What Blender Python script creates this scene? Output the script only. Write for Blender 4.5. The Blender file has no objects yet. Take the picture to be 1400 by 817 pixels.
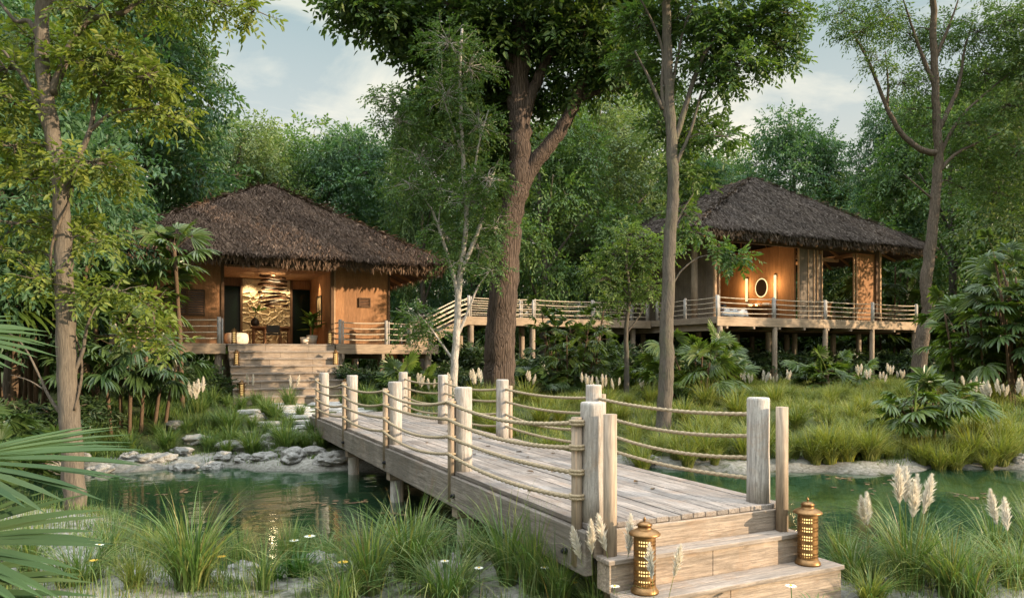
import bpy, bmesh, math, random
import numpy as np
from mathutils import Vector, Matrix, noise
PI = math.pi
scene = bpy.context.scene
COL = scene.collection
R = random.Random(11)
NR = np.random.default_rng(7)

# ------------------------------------------------------------------ camera
# World axes follow the boardwalk: x across it, y along it, z up.
FPX = 985.0
TH = math.radians(25.72)
CS, SN = math.cos(TH), math.sin(TH)
ZC = 2.11
def c2w(X, Y):
    return (CS * X + SN * Y, -SN * X + CS * Y)
def W(px, Y, z=None, py=None):
    """a point seen at photo column px at depth Y, at height z (or photo row py)"""
    X = (px - 700.0) / FPX * Y
    if z is None:
        z = ZC - (py - 485.0) * Y / FPX
    a, b = c2w(X, Y)
    return Vector((a, b, z))
cam_d = bpy.data.cameras.new('camera')
cam = bpy.data.objects.new('camera', cam_d)
COL.objects.link(cam)
cam.location = (0, 0, ZC)
cam.rotation_euler = (PI / 2, 0, -TH)
cam_d.sensor_width = 36.0
cam_d.lens = FPX / 1400.0 * 36.0
cam_d.shift_y = (485.0 - 408.5) / 1400.0
cam_d.clip_start = 0.05
cam_d.clip_end = 3000
scene.camera = cam

# ------------------------------------------------------------------ tagging
def tag(o, label=None, cat=None, group=None, kind=None):
    if label: o['label'] = label
    if cat: o['category'] = cat
    if group: o['group'] = group
    if kind: o['kind'] = kind
    return o
def thing(name, label, cat, loc=(0, 0, 0), group=None):
    o = bpy.data.objects.new(name, None)
    COL.objects.link(o)
    o.location = loc
    o.empty_display_size = 0.2
    return tag(o, label, cat, group)
def wloc(o):
    v = Vector((0, 0, 0))
    while o is not None:
        v += o.location
        o = o.parent
    return v
def kids(o):
    return [c for c in bpy.data.objects if c.parent is o]
def copy_tree(src, parent=None, top=True):
    c = src.copy()
    COL.objects.link(c)
    c.parent = parent
    if top:
        for k in ('label', 'group'):
            pass
    for ch in KIDS.get(src.name, []):
        copy_tree(ch, c, False)
    return c
KIDS = {}
def link_mesh(name, me, mat, parent=None):
    o = bpy.data.objects.new(name, me)
    COL.objects.link(o)
    for m in (mat if isinstance(mat, (list, tuple)) else [mat]):
        me.materials.append(m)
    if parent is not None:
        o.parent = parent
        KIDS.setdefault(parent.name, []).append(o)
    return o

# ------------------------------------------------------------------ mesh builders
class MB:
    def __init__(self):
        self.v = []; self.f = []; self.mi = []; self.sm = []; self.m = 0
    def add(self, vs, fs, smooth=False):
        b = len(self.v)
        self.v += [tuple(p) for p in vs]
        for f in fs:
            self.f.append(tuple(i + b for i in f)); self.mi.append(self.m); self.sm.append(smooth)
    def box(self, x0, x1, y0, y1, z0, z1):
        self.add([(x0, y0, z0), (x1, y0, z0), (x1, y1, z0), (x0, y1, z0), (x0, y0, z1), (x1, y0, z1), (x1, y1, z1), (x0, y1, z1)],
                 [(0, 3, 2, 1), (4, 5, 6, 7), (0, 1, 5, 4), (1, 2, 6, 5), (2, 3, 7, 6), (3, 0, 4, 7)])
        return self
    def bar(self, p0, p1, w, h, up=(0, 0, 1)):
        p0 = Vector(p0); p1 = Vector(p1); d = (p1 - p0).normalized(); up = Vector(up)
        s = d.cross(up)
        if s.length < 1e-4: s = d.cross(Vector((0, 1, 0)))
        s.normalize(); u = s.cross(d)
        vs = []
        for p in (p0, p1):
            for a, b in ((-1, -1), (1, -1), (1, 1), (-1, 1)):
                vs.append(p + s * a * w / 2 + u * b * h / 2)
        self.add(vs, [(0, 1, 2, 3), (7, 6, 5, 4), (0, 4, 5, 1), (1, 5, 6, 2), (2, 6, 7, 3), (3, 7, 4, 0)])
        return self
    def tube(self, pts, rad, n=8, caps=True, smooth=True, wob=0.0, flute=0.0, seed=0):
        pts = [Vector(p) for p in pts]
        if not hasattr(rad, '__len__'): rad = [rad] * len(pts)
        vs = []
        ref = None
        rr = random.Random(seed)
        ph = rr.random() * 6
        for i, p in enumerate(pts):
            d = (pts[min(i + 1, len(pts) - 1)] - pts[max(i - 1, 0)])
            if d.length < 1e-6: d = Vector((0, 0, 1))
            d.normalize()
            if ref is None:
                ref = Vector((1, 0, 0)) if abs(d.x) < 0.8 else Vector((0, 1, 0))
            s = (ref - d * ref.dot(d)).normalized()
            ref = s
            u = d.cross(s)
            for k in range(n):
                a = 2 * PI * k / n
                r = rad[i] * (1 + (rr.uniform(-wob, wob) if wob else 0) + (flute * (math.sin(a * 3 + ph) * .6 + math.sin(a * 5 + ph * 2 + i * .3) * .4) if flute else 0))
                vs.append(p + (s * math.cos(a) + u * math.sin(a)) * r)
        fs = []
        for i in range(len(pts) - 1):
            for k in range(n):
                k2 = (k + 1) % n
                fs.append((i * n + k, i * n + k2, (i + 1) * n + k2, (i + 1) * n + k))
        self.add(vs, fs, smooth)
        if caps:
            b = len(self.v) - len(vs)
            self.f.append(tuple(b + k for k in reversed(range(n)))); self.mi.append(self.m); self.sm.append(False)
            e = b + (len(pts) - 1) * n
            self.f.append(tuple(e + k for k in range(n))); self.mi.append(self.m); self.sm.append(False)
        return self
    def lathe(self, prof, c=(0, 0, 0), n=24, smooth=True):
        vs = []; fs = []
        for r, z in prof:
            for k in range(n):
                a = 2 * PI * k / n
                vs.append((c[0] + r * math.cos(a), c[1] + r * math.sin(a), c[2] + z))
        for i in range(len(prof) - 1):
            for k in range(n):
                k2 = (k + 1) % n
                fs.append((i * n + k, i * n + k2, (i + 1) * n + k2, (i + 1) * n + k))
        self.add(vs, fs, smooth)
        return self
    def quad(self, *p):
        self.add(p, [tuple(range(len(p)))]); return self
    def build(self, name, mat, parent=None, bevel=0.0, shift=None):
        me = bpy.data.meshes.new(name)
        off = wloc(parent) if parent is not None else Vector((0, 0, 0))
        if shift is not None: off = off + Vector(shift)
        me.from_pydata([(x - off.x, y - off.y, z - off.z) for x, y, z in self.v], [], self.f)
        me.polygons.foreach_set('material_index', self.mi)
        me.polygons.foreach_set('use_smooth', self.sm)
        me.update()
        o = link_mesh(name, me, mat, parent)
        if shift is not None: o.location = shift
        if bevel:
            b = o.modifiers.new('bevel', 'BEVEL'); b.width = bevel; b.segments = 2; b.limit_method = 'ANGLE'; b.angle_limit = 0.7
        return o

def np_mesh(name, verts, faces, mat, parent=None, smooth=False, off=None):
    """verts (N,3); faces (M,k) int array or list of such arrays"""
    verts = np.asarray(verts, dtype=np.float32)
    if off is None:
        off = wloc(parent) if parent is not None else Vector((0, 0, 0))
    verts = verts - np.array(off, dtype=np.float32)
    if not isinstance(faces, list): faces = [faces]
    faces = [f for f in faces if len(f)]
    li = np.concatenate([f.ravel() for f in faces]).astype(np.int32)
    tot = np.concatenate([np.full(len(f), f.shape[1], dtype=np.int32) for f in faces])
    st = np.concatenate([[0], np.cumsum(tot)[:-1]]).astype(np.int32)
    me = bpy.data.meshes.new(name)
    me.vertices.add(len(verts)); me.vertices.foreach_set('co', verts.ravel())
    me.loops.add(len(li)); me.loops.foreach_set('vertex_index', li)
    me.polygons.add(len(tot)); me.polygons.foreach_set('loop_start', st); me.polygons.foreach_set('loop_total', tot)
    me.polygons.foreach_set('use_smooth', np.full(len(tot), smooth))
    me.update(calc_edges=True)
    return link_mesh(name, me, mat, parent)

def norm(a):
    return a / np.maximum(np.linalg.norm(a, axis=1, keepdims=True), 1e-6)

def leaf_geo(pos, d, n, L, w, big=False, fold=0.12, curl=0.0):
    """leaf blades, each an island: pos (N,3) base, d direction, n normal, L length, w width"""
    N = len(pos)
    L = np.broadcast_to(np.asarray(L, dtype=float), (N,))[:, None]
    w = np.broadcast_to(np.asarray(w, dtype=float), (N,))[:, None]
    d = norm(d); s = norm(np.cross(d, n)); n = np.cross(s, d)
    tip = pos + d * L - n * L * curl
    if not big:
        a = pos + d * L * .42 + s * w / 2 + n * w * fold
        b = pos + d * L * .42 - s * w / 2 + n * w * fold
        v = np.stack([pos, a, tip, b], 1).reshape(-1, 3)
        i = np.arange(N)[:, None] * 4
        f = np.concatenate([i + [[0, 1, 2]], i + [[0, 2, 3]]], 0)
    else:
        c1 = n * L * curl * .1; c2 = n * L * curl * .5
        a1 = pos + d * L * .3 + s * w * .48 + n * w * fold - c1
        a2 = pos + d * L * .68 + s * w * .36 + n * w * fold * .8 - c2
        b1 = pos + d * L * .3 - s * w * .48 + n * w * fold - c1
        b2 = pos + d * L * .68 - s * w * .36 + n * w * fold * .8 - c2
        v = np.stack([pos, a1, a2, tip, b2, b1], 1).reshape(-1, 3)
        i = np.arange(N)[:, None] * 6
        f = np.concatenate([i + [[0, 1, 2, 3]], i + [[0, 3, 4, 5]]], 0)
    return v, f

def strip_geo(pos, az, lean, h, w, segs=3, droop=0.5, twist=0.4, rng=NR):
    """grass blades: arcs starting at pos, leaning towards azimuth az"""
    N = len(pos)
    t = np.linspace(0, 1, segs + 1)
    dx = np.cos(az); dy = np.sin(az)
    rows = []
    sx = -np.sin(az + rng.uniform(-twist, twist, N)); sy = np.cos(az)
    for k, tt in enumerate(t):
        hor = lean * h * (tt ** 1.7)
        ver = h * (tt - droop * lean * tt ** 3 * .8)
        c = np.stack([pos[:, 0] + dx * hor, pos[:, 1] + dy * hor, pos[:, 2] + ver], 1)
        ww = w * (1 - tt ** 1.6) * .5 + w * .02
        sd = np.stack([sx * ww, sy * ww, np.zeros(N)], 1)
        rows += [c + sd, c - sd]
    v = np.stack(rows, 1).reshape(-1, 3)
    i = np.arange(N)[:, None] * (2 * (segs + 1))
    f = np.concatenate([i + [[2 * k, 2 * k + 1, 2 * k + 3, 2 * k + 2]] for k in range(segs)], 0)
    return v, f
# ------------------------------------------------------------------ materials
class NT:
    def __init__(self, name):
        self.m = bpy.data.materials.new(name); self.m.use_nodes = True
        self.t = self.m.node_tree; self.t.nodes.clear()
        self.out = self.t.nodes.new('ShaderNodeOutputMaterial')
    def n(self, typ, ins=None, **kw):
        nd = self.t.nodes.new('ShaderNode' + typ)
        for k, v in kw.items(): setattr(nd, k, v)
        for k, v in (ins or {}).items(): self.set(nd, k, v)
        return nd
    def set(self, nd, k, v):
        s = nd.inputs[k]
        if isinstance(v, bpy.types.NodeSocket): self.t.links.new(v, s)
        elif isinstance(v, bpy.types.Node): self.t.links.new(v.outputs[0], s)
        elif isinstance(v, tuple) and len(v) == 3 and s.type == 'RGBA': s.default_value = (*v, 1)
        else: s.default_value = v
    def ramp(self, fac, stops, interp='LINEAR'):
        r = self.n('ValToRGB', {'Fac': fac}); cr = r.color_ramp; cr.interpolation = interp
        while len(cr.elements) < len(stops): cr.elements.new(0.5)
        for e, (p, c) in zip(cr.elements, stops):
            e.position = p; e.color = (*c, 1) if len(c) == 3 else c
        return r.outputs[0]
    def g(self, *v): return tuple(v)
    def mix(self, fac, a, b, blend='MIX'):
        m = self.n('Mix', data_type='RGBA', blend_type=blend)
        for k, v in ((0, fac), (6, a), (7, b)):
            s = m.inputs[k]
            if isinstance(v, (bpy.types.NodeSocket, bpy.types.Node)):
                self.t.links.new(v if isinstance(v, bpy.types.NodeSocket) else v.outputs[0], s)
            else: s.default_value = (*v, 1) if isinstance(v, tuple) else v
        return m.outputs[2]
    def math(self, op, a, b=0.0, clamp=False):
        m = self.n('Math', operation=op, use_clamp=clamp)
        for k, v in ((0, a), (1, b)):
            if isinstance(v, bpy.types.NodeSocket): self.t.links.new(v, m.inputs[k])
            else: m.inputs[k].default_value = v
        return m.outputs[0]
    def coord(self, scale=(1, 1, 1), src='Object'):
        tc = self.n('TexCoord')
        mp = self.n('Mapping', {'Vector': tc.outputs[src]})
        mp.inputs['Scale'].default_value = scale
        return mp.outputs[0]
    def noise(self, vec, scale=5, detail=4, rough=.55, dist=0.0):
        return self.n('TexNoise', {'Vector': vec, 'Scale': scale, 'Detail': detail, 'Roughness': rough, 'Distortion': dist}).outputs[0]
    def island(self):
        return self.n('NewGeometry').outputs['Random Per Island']
    def bump(self, h, strength=.3, dist=.02):
        return self.n('Bump', {'Height': h, 'Strength': strength, 'Distance': dist}).outputs[0]
    def done(self, shader):
        self.t.links.new(shader if isinstance(shader, bpy.types.NodeSocket) else shader.outputs[0], self.out.inputs[0])
        return self.m

def hv(c, k): return tuple(min(1, x * k) for x in c)

def wood(name, c, axis='z', dark=.55, light=1.3, rough=.85, grain=22, bump=.35, stain=.5, stain_col=None, planks=.25, board=None, spec=.25, weather=0.0):
    """weathered timber with the grain along one axis; planks: colour change from board to board (per island)"""
    n = NT(name)
    s = {'x': (.06, 1, 1), 'y': (1, .06, 1), 'z': (1, 1, .06)}[axis]
    vec = n.coord(s)
    isl = n.island()
    g1 = n.noise(vec, grain, 6, .65, .6)
    g2 = n.noise(vec, grain * 4, 3, .6)
    big = n.noise(n.coord(), 1.3, 5, .6, .4)
    col = n.ramp(g1, [(.28, hv(c, dark)), (.5, c), (.72, hv(c, light))])
    col = n.mix(.42, col, n.ramp(g2, [(.36, hv(c, dark * .7)), (.60, hv(c, light))]))
    if weather:
        g3 = n.noise(vec, grain * 11, 3, .65)
        col = n.mix(n.math('MULTIPLY', n.ramp(g3, [(.36, (1, 1, 1)), (.46, (0, 0, 0))]), weather * 1.1), col, hv(c, .36))
        rust = n.noise(n.coord(), 2.6, 6, .7, .8)
        col = n.mix(n.math('MULTIPLY', n.ramp(rust, [(.52, (0, 0, 0)), (.66, (1, 1, 1))]), weather * .7), col, (c[0] * .85, c[1] * .62, c[2] * .42))
    sc = stain_col or hv(c, .45)
    col = n.mix(n.math('MULTIPLY', n.ramp(big, [(.42, (0, 0, 0)), (.62, (1, 1, 1))]), stain), col, sc)
    if planks:
        col = n.mix(1.0, col, n.ramp(isl, [(0, (1 - planks,) * 3), (.5, (1, 1 - planks * .1, 1 - planks * .2)), (1, (1, 1, 1))]), 'MULTIPLY')
    if weather:
        kn = n.noise(n.coord(tuple(2.2 if a < 1 else 16 for a in s)), 1.0, 7, .75, 1.2)
        col = n.mix(n.math('MULTIPLY', n.ramp(kn, [(.50, (0, 0, 0)), (.68, (1, 1, 1))]), weather), col, hv(c, .30))
        sp = n.noise(n.coord(), 55, 3, .8)
        col = n.mix(n.math('MULTIPLY', n.ramp(sp, [(.56, (0, 0, 0)), (.66, (1, 1, 1))]), weather * .8), col, hv(c, .42))
    h = g1
    if board:
        bx, bw = board
        tc = n.n('TexCoord'); sep = n.n('SeparateXYZ', {'Vector': tc.outputs['Object']})
        fr = n.math('FRACT', n.math('DIVIDE', sep.outputs[bx], bw))
        gap = n.math('MULTIPLY', n.math('LESS_THAN', fr, .02), .45)
        cell = n.math('FLOOR', n.math('DIVIDE', sep.outputs[bx], bw))
        wn = n.n('TexWhiteNoise', {'W': cell}, noise_dimensions='1D').outputs[0]
        col = n.mix(1.0, col, n.ramp(wn, [(0, (.78, .76, .74)), (1, (1.08, 1.05, 1))]), 'MULTIPLY')
        col = n.mix(n.math('MULTIPLY', gap, .6), col, hv(c, .25))
        h = n.math('SUBTRACT', g1, gap)
    p = n.n('BsdfPrincipled', {'Base Color': col, 'Roughness': rough, 'Specular IOR Level': spec, 'Normal': n.bump(h, bump, .02)})
    return n.done(p)

def leaf(name, cols, trans=.35, rough=.5, spec=.3, tcol=None):
    n = NT(name)
    isl = n.island()
    k = len(cols)
    col = n.ramp(isl, [(i / (k - 1), c) for i, c in enumerate(cols)])
    big = n.noise(n.coord(), .9, 3, .6)
    col = n.mix(1.0, col, n.ramp(big, [(.3, (.72, .78, .8)), (.7, (1.22, 1.15, .95))]), 'MULTIPLY')
    p = n.n('BsdfPrincipled', {'Base Color': col, 'Roughness': rough, 'Specular IOR Level': spec})
    tc = n.mix(1.0, col, tcol or (1.5, 1.5, .6), 'MULTIPLY')
    t = n.n('BsdfTranslucent', {'Color': tc})
    mx = n.n('MixShader', {0: trans, 1: p.outputs[0], 2: t.outputs[0]})
    return n.done(mx)

def bark(name, c1, c2, scale=6, bump=.8, stretch=.18, moss=None, crackw=.5):
    n = NT(name)
    vec = n.coord((1, 1, stretch))
    a = n.noise(vec, scale, 6, .7, .8)
    v = n.n('TexVoronoi', {'Vector': vec, 'Scale': scale * 1.6, 'Randomness': 1.0}, feature='DISTANCE_TO_EDGE').outputs[0]
    big = n.noise(n.coord(), 1.1, 4, .6)
    crack = n.ramp(v, [(0, (0, 0, 0)), (.16, (1, 1, 1))])
    col = n.ramp(a, [(.3, c1), (.68, c2)])
    col = n.mix(crack, n.mix(crackw, col, hv(c1, .4)), col)
    col = n.mix(1.0, col, n.ramp(big, [(.3, (.75, .75, .78)), (.7, (1.15, 1.1, 1.05))]), 'MULTIPLY')
    if moss:
        col = n.mix(n.math('MULTIPLY', n.ramp(n.noise(n.coord(), 2.2, 5, .7), [(.5, (0, 0, 0)), (.66, (1, 1, 1))]), .6), col, moss)
    fine = n.noise(n.coord((1, 1, stretch * .6)), scale * 6, 4, .7)
    col = n.mix(.4, col, n.ramp(fine, [(.35, hv(c1, .55)), (.62, c2)]))
    h = n.math('ADD', n.math('ADD', n.math('MULTIPLY', crack, crackw), a), n.math('MULTIPLY', fine, .4))
    return n.done(n.n('BsdfPrincipled', {'Base Color': col, 'Roughness': .9, 'Specular IOR Level': .15, 'Normal': n.bump(h, bump, .05)}))

def plain(name, c, rough=.6, metal=0.0, var=.15, nscale=8, bump=.1, spec=.4):
    n = NT(name)
    a = n.noise(n.coord(), nscale, 5, .6)
    col = n.ramp(a, [(.3, hv(c, 1 - var)), (.7, hv(c, 1 + var))])
    return n.done(n.n('BsdfPrincipled', {'Base Color': col, 'Roughness': rough, 'Metallic': metal, 'Specular IOR Level': spec, 'Normal': n.bump(a, bump, .01)}))

def glow(name, c, s):
    n = NT(name)
    return n.done(n.n('Emission', {'Color': c, 'Strength': s}))

def thatch(name, cols):
    n = NT(name)
    isl = n.island(); k = len(cols)
    col = n.ramp(isl, [(i / (k - 1), c) for i, c in enumerate(cols)])
    big = n.noise(n.coord(), .7, 5, .6)
    col = n.mix(1.0, col, n.ramp(big, [(.3, (.72, .7, .7)), (.7, (1.2, 1.15, 1.1))]), 'MULTIPLY')
    return n.done(n.n('BsdfPrincipled', {'Base Color': col, 'Roughness': .9, 'Specular IOR Level': .15}))

M = {}
M['deck'] = wood('weathered_deck_planks', (.295, .26, .232), 'y', grain=16, planks=.3, stain=.55, stain_col=(.15, .13, .115), bump=.7, weather=.55, dark=.45, light=1.35)
M['fascia'] = wood('weathered_beam', (.235, .205, .175), 'y', grain=14, planks=.2, stain=.6, stain_col=(.11, .10, .085), bump=.8, weather=.6, dark=.45)
M['riser'] = wood('weathered_riser', (.35, .285, .225), 'x', grain=14, planks=.2, stain=.5, stain_col=(.19, .155, .12), bump=.7, weather=.55, dark=.45)
M['tread'] = wood('weathered_tread', (.33, .28, .235), 'x', grain=14, planks=.25, stain=.5, stain_col=(.16, .14, .12), bump=.7, weather=.55, dark=.45)
M['post'] = wood('pale_bleached_post', (.42, .40, .375), 'z', dark=.5, light=1.2, grain=12, planks=.12, stain=.45, stain_col=(.25, .21, .175), bump=.9, weather=.6)
M['pole'] = wood('slim_pole_wood', (.32, .255, .19), 'z', grain=16, planks=.2, stain=.4, bump=.4)
M['pile'] = wood('round_pile_wood', (.30, .245, .19), 'z', grain=12, planks=.35, stain=.5, bump=.5)
M['beamx'] = wood('house_deck_beam', (.38, .29, .205), 'x', grain=14, planks=.2, stain=.4, bump=.4)
M['beamy'] = wood('house_side_beam', (.32, .255, .19), 'y', grain=14, planks=.2, stain=.4, bump=.4)
M['wallx'] = wood('plywood_wall_front', (.36, .195, .10), 'z', dark=.62, light=1.25, grain=13, planks=.1, stain=.5, weather=.2, stain_col=(.24, .12, .055), bump=.2, board=('X', .62))
M['wally'] = wood('plywood_wall_side', (.38, .20, .095), 'z', dark=.66, weather=.15, light=1.2, grain=9, planks=.1, stain=.35, stain_col=(.25, .12, .05), bump=.2, board=('Y', .62))
M['greywall'] = wood('grey_plank_wall', (.20, .165, .13), 'z', dark=.7, light=1.2, grain=10, planks=.12, stain=.45, bump=.3, board=('Y', .42))
M['frame'] = wood('dark_frame_wood', (.115, .07, .042), 'z', grain=16, planks=.2, stain=.3, bump=.3)
M['trimwood'] = wood('light_batten_wood', (.42, .28, .17), 'z', grain=16, planks=.2, stain=.3, bump=.3)
M['rafter'] = wood('rafter_wood', (.33, .19, .10), 'y', grain=14, planks=.25, stain=.3, bump=.3)
M['slatx'] = wood('louvre_slat_wood', (.25, .13, .07), 'x', grain=16, planks=.25, stain=.3, bump=.3)
M['furn'] = wood('furniture_wood', (.23, .115, .055), 'x', grain=18, planks=.15, stain=.2, bump=.2, rough=.5)
M['chairwood'] = wood('chair_wood', (.42, .22, .09), 'z', grain=18, planks=.15, stain=.2, bump=.2, rough=.5)
M['railx'] = plain('rail_rope', (.47, .39, .29), .9, nscale=30, bump=.4)
def _rope():
    n = NT('twisted_sisal_rope')
    a = n.noise(n.coord(), 60, 4, .7)
    col = n.ramp(a, [(.3, (.17, .13, .08)), (.7, (.42, .34, .23))])
    return n.done(n.n('BsdfPrincipled', {'Base Color': col, 'Roughness': .95, 'Specular IOR Level': .1, 'Normal': n.bump(a, .5, .006)}))
M['rope'] = _rope()
M['brass'] = plain('aged_brass', (.21, .12, .05), .45, .8, .35, 14, .2)
M['iron'] = plain('black_iron', (.02, .02, .022), .5, .6)
M['lampcore'] = glow('lantern_glow', (1, .66, .24), 1.1)
M['lampbar'] = glow('wall_light_glow', (1, .74, .38), .75)
M['mirrorring'] = glow('mirror_halo_glow', (1, .70, .34), .75)
M['mirror'] = plain('dark_mirror_glass', (.05, .035, .03), .08, .6, .05)
def _glass():
    n = NT('dark_window_glass')
    return n.done(n.n('BsdfPrincipled', {'Base Color': (.006, .014, .009), 'Roughness': .12, 'Specular IOR Level': .12}))
M['glass'] = _glass()
M['white'] = plain('white_towelling', (.68, .69, .70), .9, 0, .06, 30, .3)
M['cream'] = plain('cream_boucle', (.62, .55, .44), .95, 0, .1, 40, .5)
M['potwhite'] = plain('cream_ceramic', (.60, .52, .42), .5, 0, .06)
M['dark'] = plain('dark_ceramic', (.03, .028, .03), .35, 0, .2)
M['darkseat'] = plain('dark_seat_leather', (.05, .055, .058), .6, 0, .15)
def _carved():
    n = NT('carved_stone')
    a = n.noise(n.coord(), 7, 6, .6)
    col = n.ramp(a, [(.3, (.45, .365, .235)), (.7, (.58, .49, .33))])
    return n.done(n.n('BsdfPrincipled', {'Base Color': col, 'Roughness': .85, 'Specular IOR Level': .15, 'Normal': n.bump(a, .3, .02)}))
M['carved'] = _carved()
M['canvas'] = plain('painting_canvas', (.62, .50, .30), .8, 0, .08)
M['ink'] = plain('painting_ink', (.07, .05, .035), .8)
M['drift'] = wood('driftwood_ring', (.10, .055, .032), 'x', grain=14, planks=.4, stain=.2, bump=.3)
M['driftglow'] = glow('ring_lamp_glow', (1, .74, .40), .7)
M['thatchL'] = thatch('brown_thatch', [(.075, .052, .038), (.145, .10, .072), (.10, .072, .054), (.23, .165, .12)])
M['thatchR'] = thatch('grey_thatch', [(.075, .062, .054), (.135, .115, .10), (.10, .085, .075), (.20, .175, .155)])
M['thatchbase'] = plain('thatch_underlayer', (.05, .035, .025), .95, 0, .3, 20, .6)
M['limestone'] = None
def _stone(name, c1, c2, sc=2.5):
    n = NT(name)
    v = n.coord()
    a = n.noise(v, sc, 8, .65, .3); b = n.noise(v, sc * 6, 5, .7)
    col = n.ramp(a, [(.3, c1), (.65, c2)])
    col = n.mix(.3, col, n.ramp(b, [(.35, hv(c1, .6)), (.6, c2)]))
    return n.done(n.n('BsdfPrincipled', {'Base Color': col, 'Roughness': .9, 'Specular IOR Level': .2, 'Normal': n.bump(n.math('ADD', a, b), .6, .05)}))
M['limestone'] = _stone('pale_limestone', (.11, .11, .095), (.33, .32, .30))
M['paving'] = _stone('pale_path_stone', (.30, .29, .27), (.46, .45, .43))
# foliage
M['leafA'] = leaf('leaf_yellow_green', [(.075, .115, .022), (.14, .185, .036), (.10, .14, .028), (.20, .225, .05)], .38)
M['leafA2'] = leaf('leaf_fresh_green', [(.06, .115, .036), (.11, .18, .06), (.085, .14, .045), (.16, .225, .085)], .38)
M['leafB'] = leaf('leaf_deep_green', [(.032, .075, .022), (.06, .11, .032), (.045, .085, .026), (.095, .14, .038)], .34)
M['leafC'] = leaf('leaf_mid_green', [(.05, .11, .036), (.085, .155, .05), (.065, .12, .038), (.125, .19, .06)], .36)
M['leafT'] = leaf('leaf_blue_green', [(.036, .088, .048), (.064, .135, .068), (.046, .102, .054), (.09, .168, .082)], .36)
M['leafS'] = leaf('leaf_sage', [(.08, .13, .06), (.13, .19, .09), (.10, .15, .065), (.17, .22, .10)], .35)
M['palm'] = leaf('palm_leaf', [(.045, .085, .018), (.075, .125, .026), (.055, .095, .02), (.11, .155, .035)], .3, .38, .4)
M['palmdark'] = leaf('palm_leaf_dark', [(.03, .065, .022), (.055, .095, .03), (.04, .075, .024), (.075, .12, .04)], .3, .38, .4)
M['palmfore'] = leaf('palm_leaf_broad', [(.038, .075, .034), (.056, .10, .045), (.045, .085, .038), (.075, .115, .052)], .25, .6, .12)
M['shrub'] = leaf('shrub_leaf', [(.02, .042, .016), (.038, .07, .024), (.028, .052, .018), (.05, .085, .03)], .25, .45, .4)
M['pot_leaf'] = leaf('potted_plant_leaf', [(.05, .10, .02), (.09, .16, .03), (.15, .22, .05)], .3, .35, .4)
M['grass'] = leaf('grass_blade', [(.05, .10, .03), (.09, .15, .042), (.065, .12, .034), (.15, .19, .055), (.075, .13, .036)], .32, .5, .25)
M['grassdry'] = leaf('grass_blade_yellow', [(.095, .14, .034), (.175, .205, .052), (.12, .16, .038), (.26, .255, .08), (.115, .155, .038)], .32, .5, .25)
M['grassfore'] = leaf('grass_blade_lush', [(.05, .105, .034), (.095, .165, .046), (.07, .125, .038), (.21, .235, .09), (.08, .14, .042), (.09, .15, .045), (.21, .16, .07)], .32, .42, .35)
M['herb'] = leaf('strap_leaf_green', [(.03, .09, .015), (.055, .14, .025), (.04, .11, .018)], .3, .4, .4)
M['plume'] = leaf('plume_hair', [(.74, .69, .66), (.84, .81, .79), (.78, .74, .71)], .45, .9, .1, (1.05, 1.02, 1))
M['petal'] = leaf('white_petal', [(.74, .74, .70), (.82, .82, .79)], .25, .7, .2, (1, 1, 1))
M['yolk'] = plain('flower_centre', (.62, .40, .05), .8)
M['barkA'] = bark('bark_warm_grey', (.075, .064, .052), (.165, .142, .112), 9, .55, crackw=.1)
M['barkB'] = bark('bark_rugged_brown', (.05, .04, .034), (.15, .112, .09), 8, 1.0, .10, crackw=.7)
M['barkC'] = bark('bark_grey_moss', (.07, .062, .054), (.145, .128, .105), 8, .6, .2, (.10, .115, .06), crackw=.2)
M['barkW'] = bark('bark_pale', (.29, .275, .25), (.47, .44, .40), 5, .25, .5)
M['barkD'] = bark('bark_dark', (.07, .058, .045), (.15, .12, .09), 8, .6)
M['stem'] = bark('palm_stem_bark', (.075, .052, .034), (.16, .11, .07), 16, .4, 1.5)
M['deadleaf'] = leaf('fallen_leaf', [(.09, .055, .03), (.15, .095, .05), (.07, .04, .025), (.19, .13, .075)], .15, .7, .2, (1, 1, 1))
# ------------------------------------------------------------------ sky and sun
SUN_PHI = math.radians(71)      # 0 = behind the camera, 90 = right
SUN_EL = math.radians(13.5)
sx, sy = c2w(math.sin(SUN_PHI), -math.cos(SUN_PHI))
SUN_DIR = Vector((sx * math.cos(SUN_EL), sy * math.cos(SUN_EL), math.sin(SUN_EL)))
sd = bpy.data.lights.new('sun', 'SUN'); sd.energy = 4.1; sd.angle = math.radians(.6); sd.color = (1, .77, .52)
so = bpy.data.objects.new('sun', sd); COL.objects.link(so)
so.rotation_euler = SUN_DIR.to_track_quat('Z', 'Y').to_euler()
so.location = (20, -10, 30)
world = bpy.data.worlds.new('World'); scene.world = world; world.use_nodes = True
wt = world.node_tree; wt.nodes.clear()
def wn(t, **k):
    n = wt.nodes.new('ShaderNode' + t)
    for a, b in k.items(): setattr(n, a, b)
    return n
sky = wn('TexSky', sky_type='NISHITA', sun_disc=False)
sky.sun_elevation = SUN_EL; sky.sun_rotation = math.atan2(sx, sy)
sky.air_density = 1.2; sky.dust_density = 2.2; sky.ozone_density = 2.0
tc = wn('TexCoord'); mp = wn('Mapping'); mp.inputs['Scale'].default_value = (1, 1, 3.2)
wt.links.new(tc.outputs['Generated'], mp.inputs['Vector'])
nz = wn('TexNoise'); nz.inputs['Scale'].default_value = 2.1; nz.inputs['Detail'].default_value = 9; nz.inputs['Roughness'].default_value = .6; nz.inputs['Distortion'].default_value = .5
wt.links.new(mp.outputs[0], nz.inputs['Vector'])
rp = wn('ValToRGB'); rp.color_ramp.elements[0].position = .45; rp.color_ramp.elements[1].position = .57
wt.links.new(nz.outputs[0], rp.inputs[0])
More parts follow.
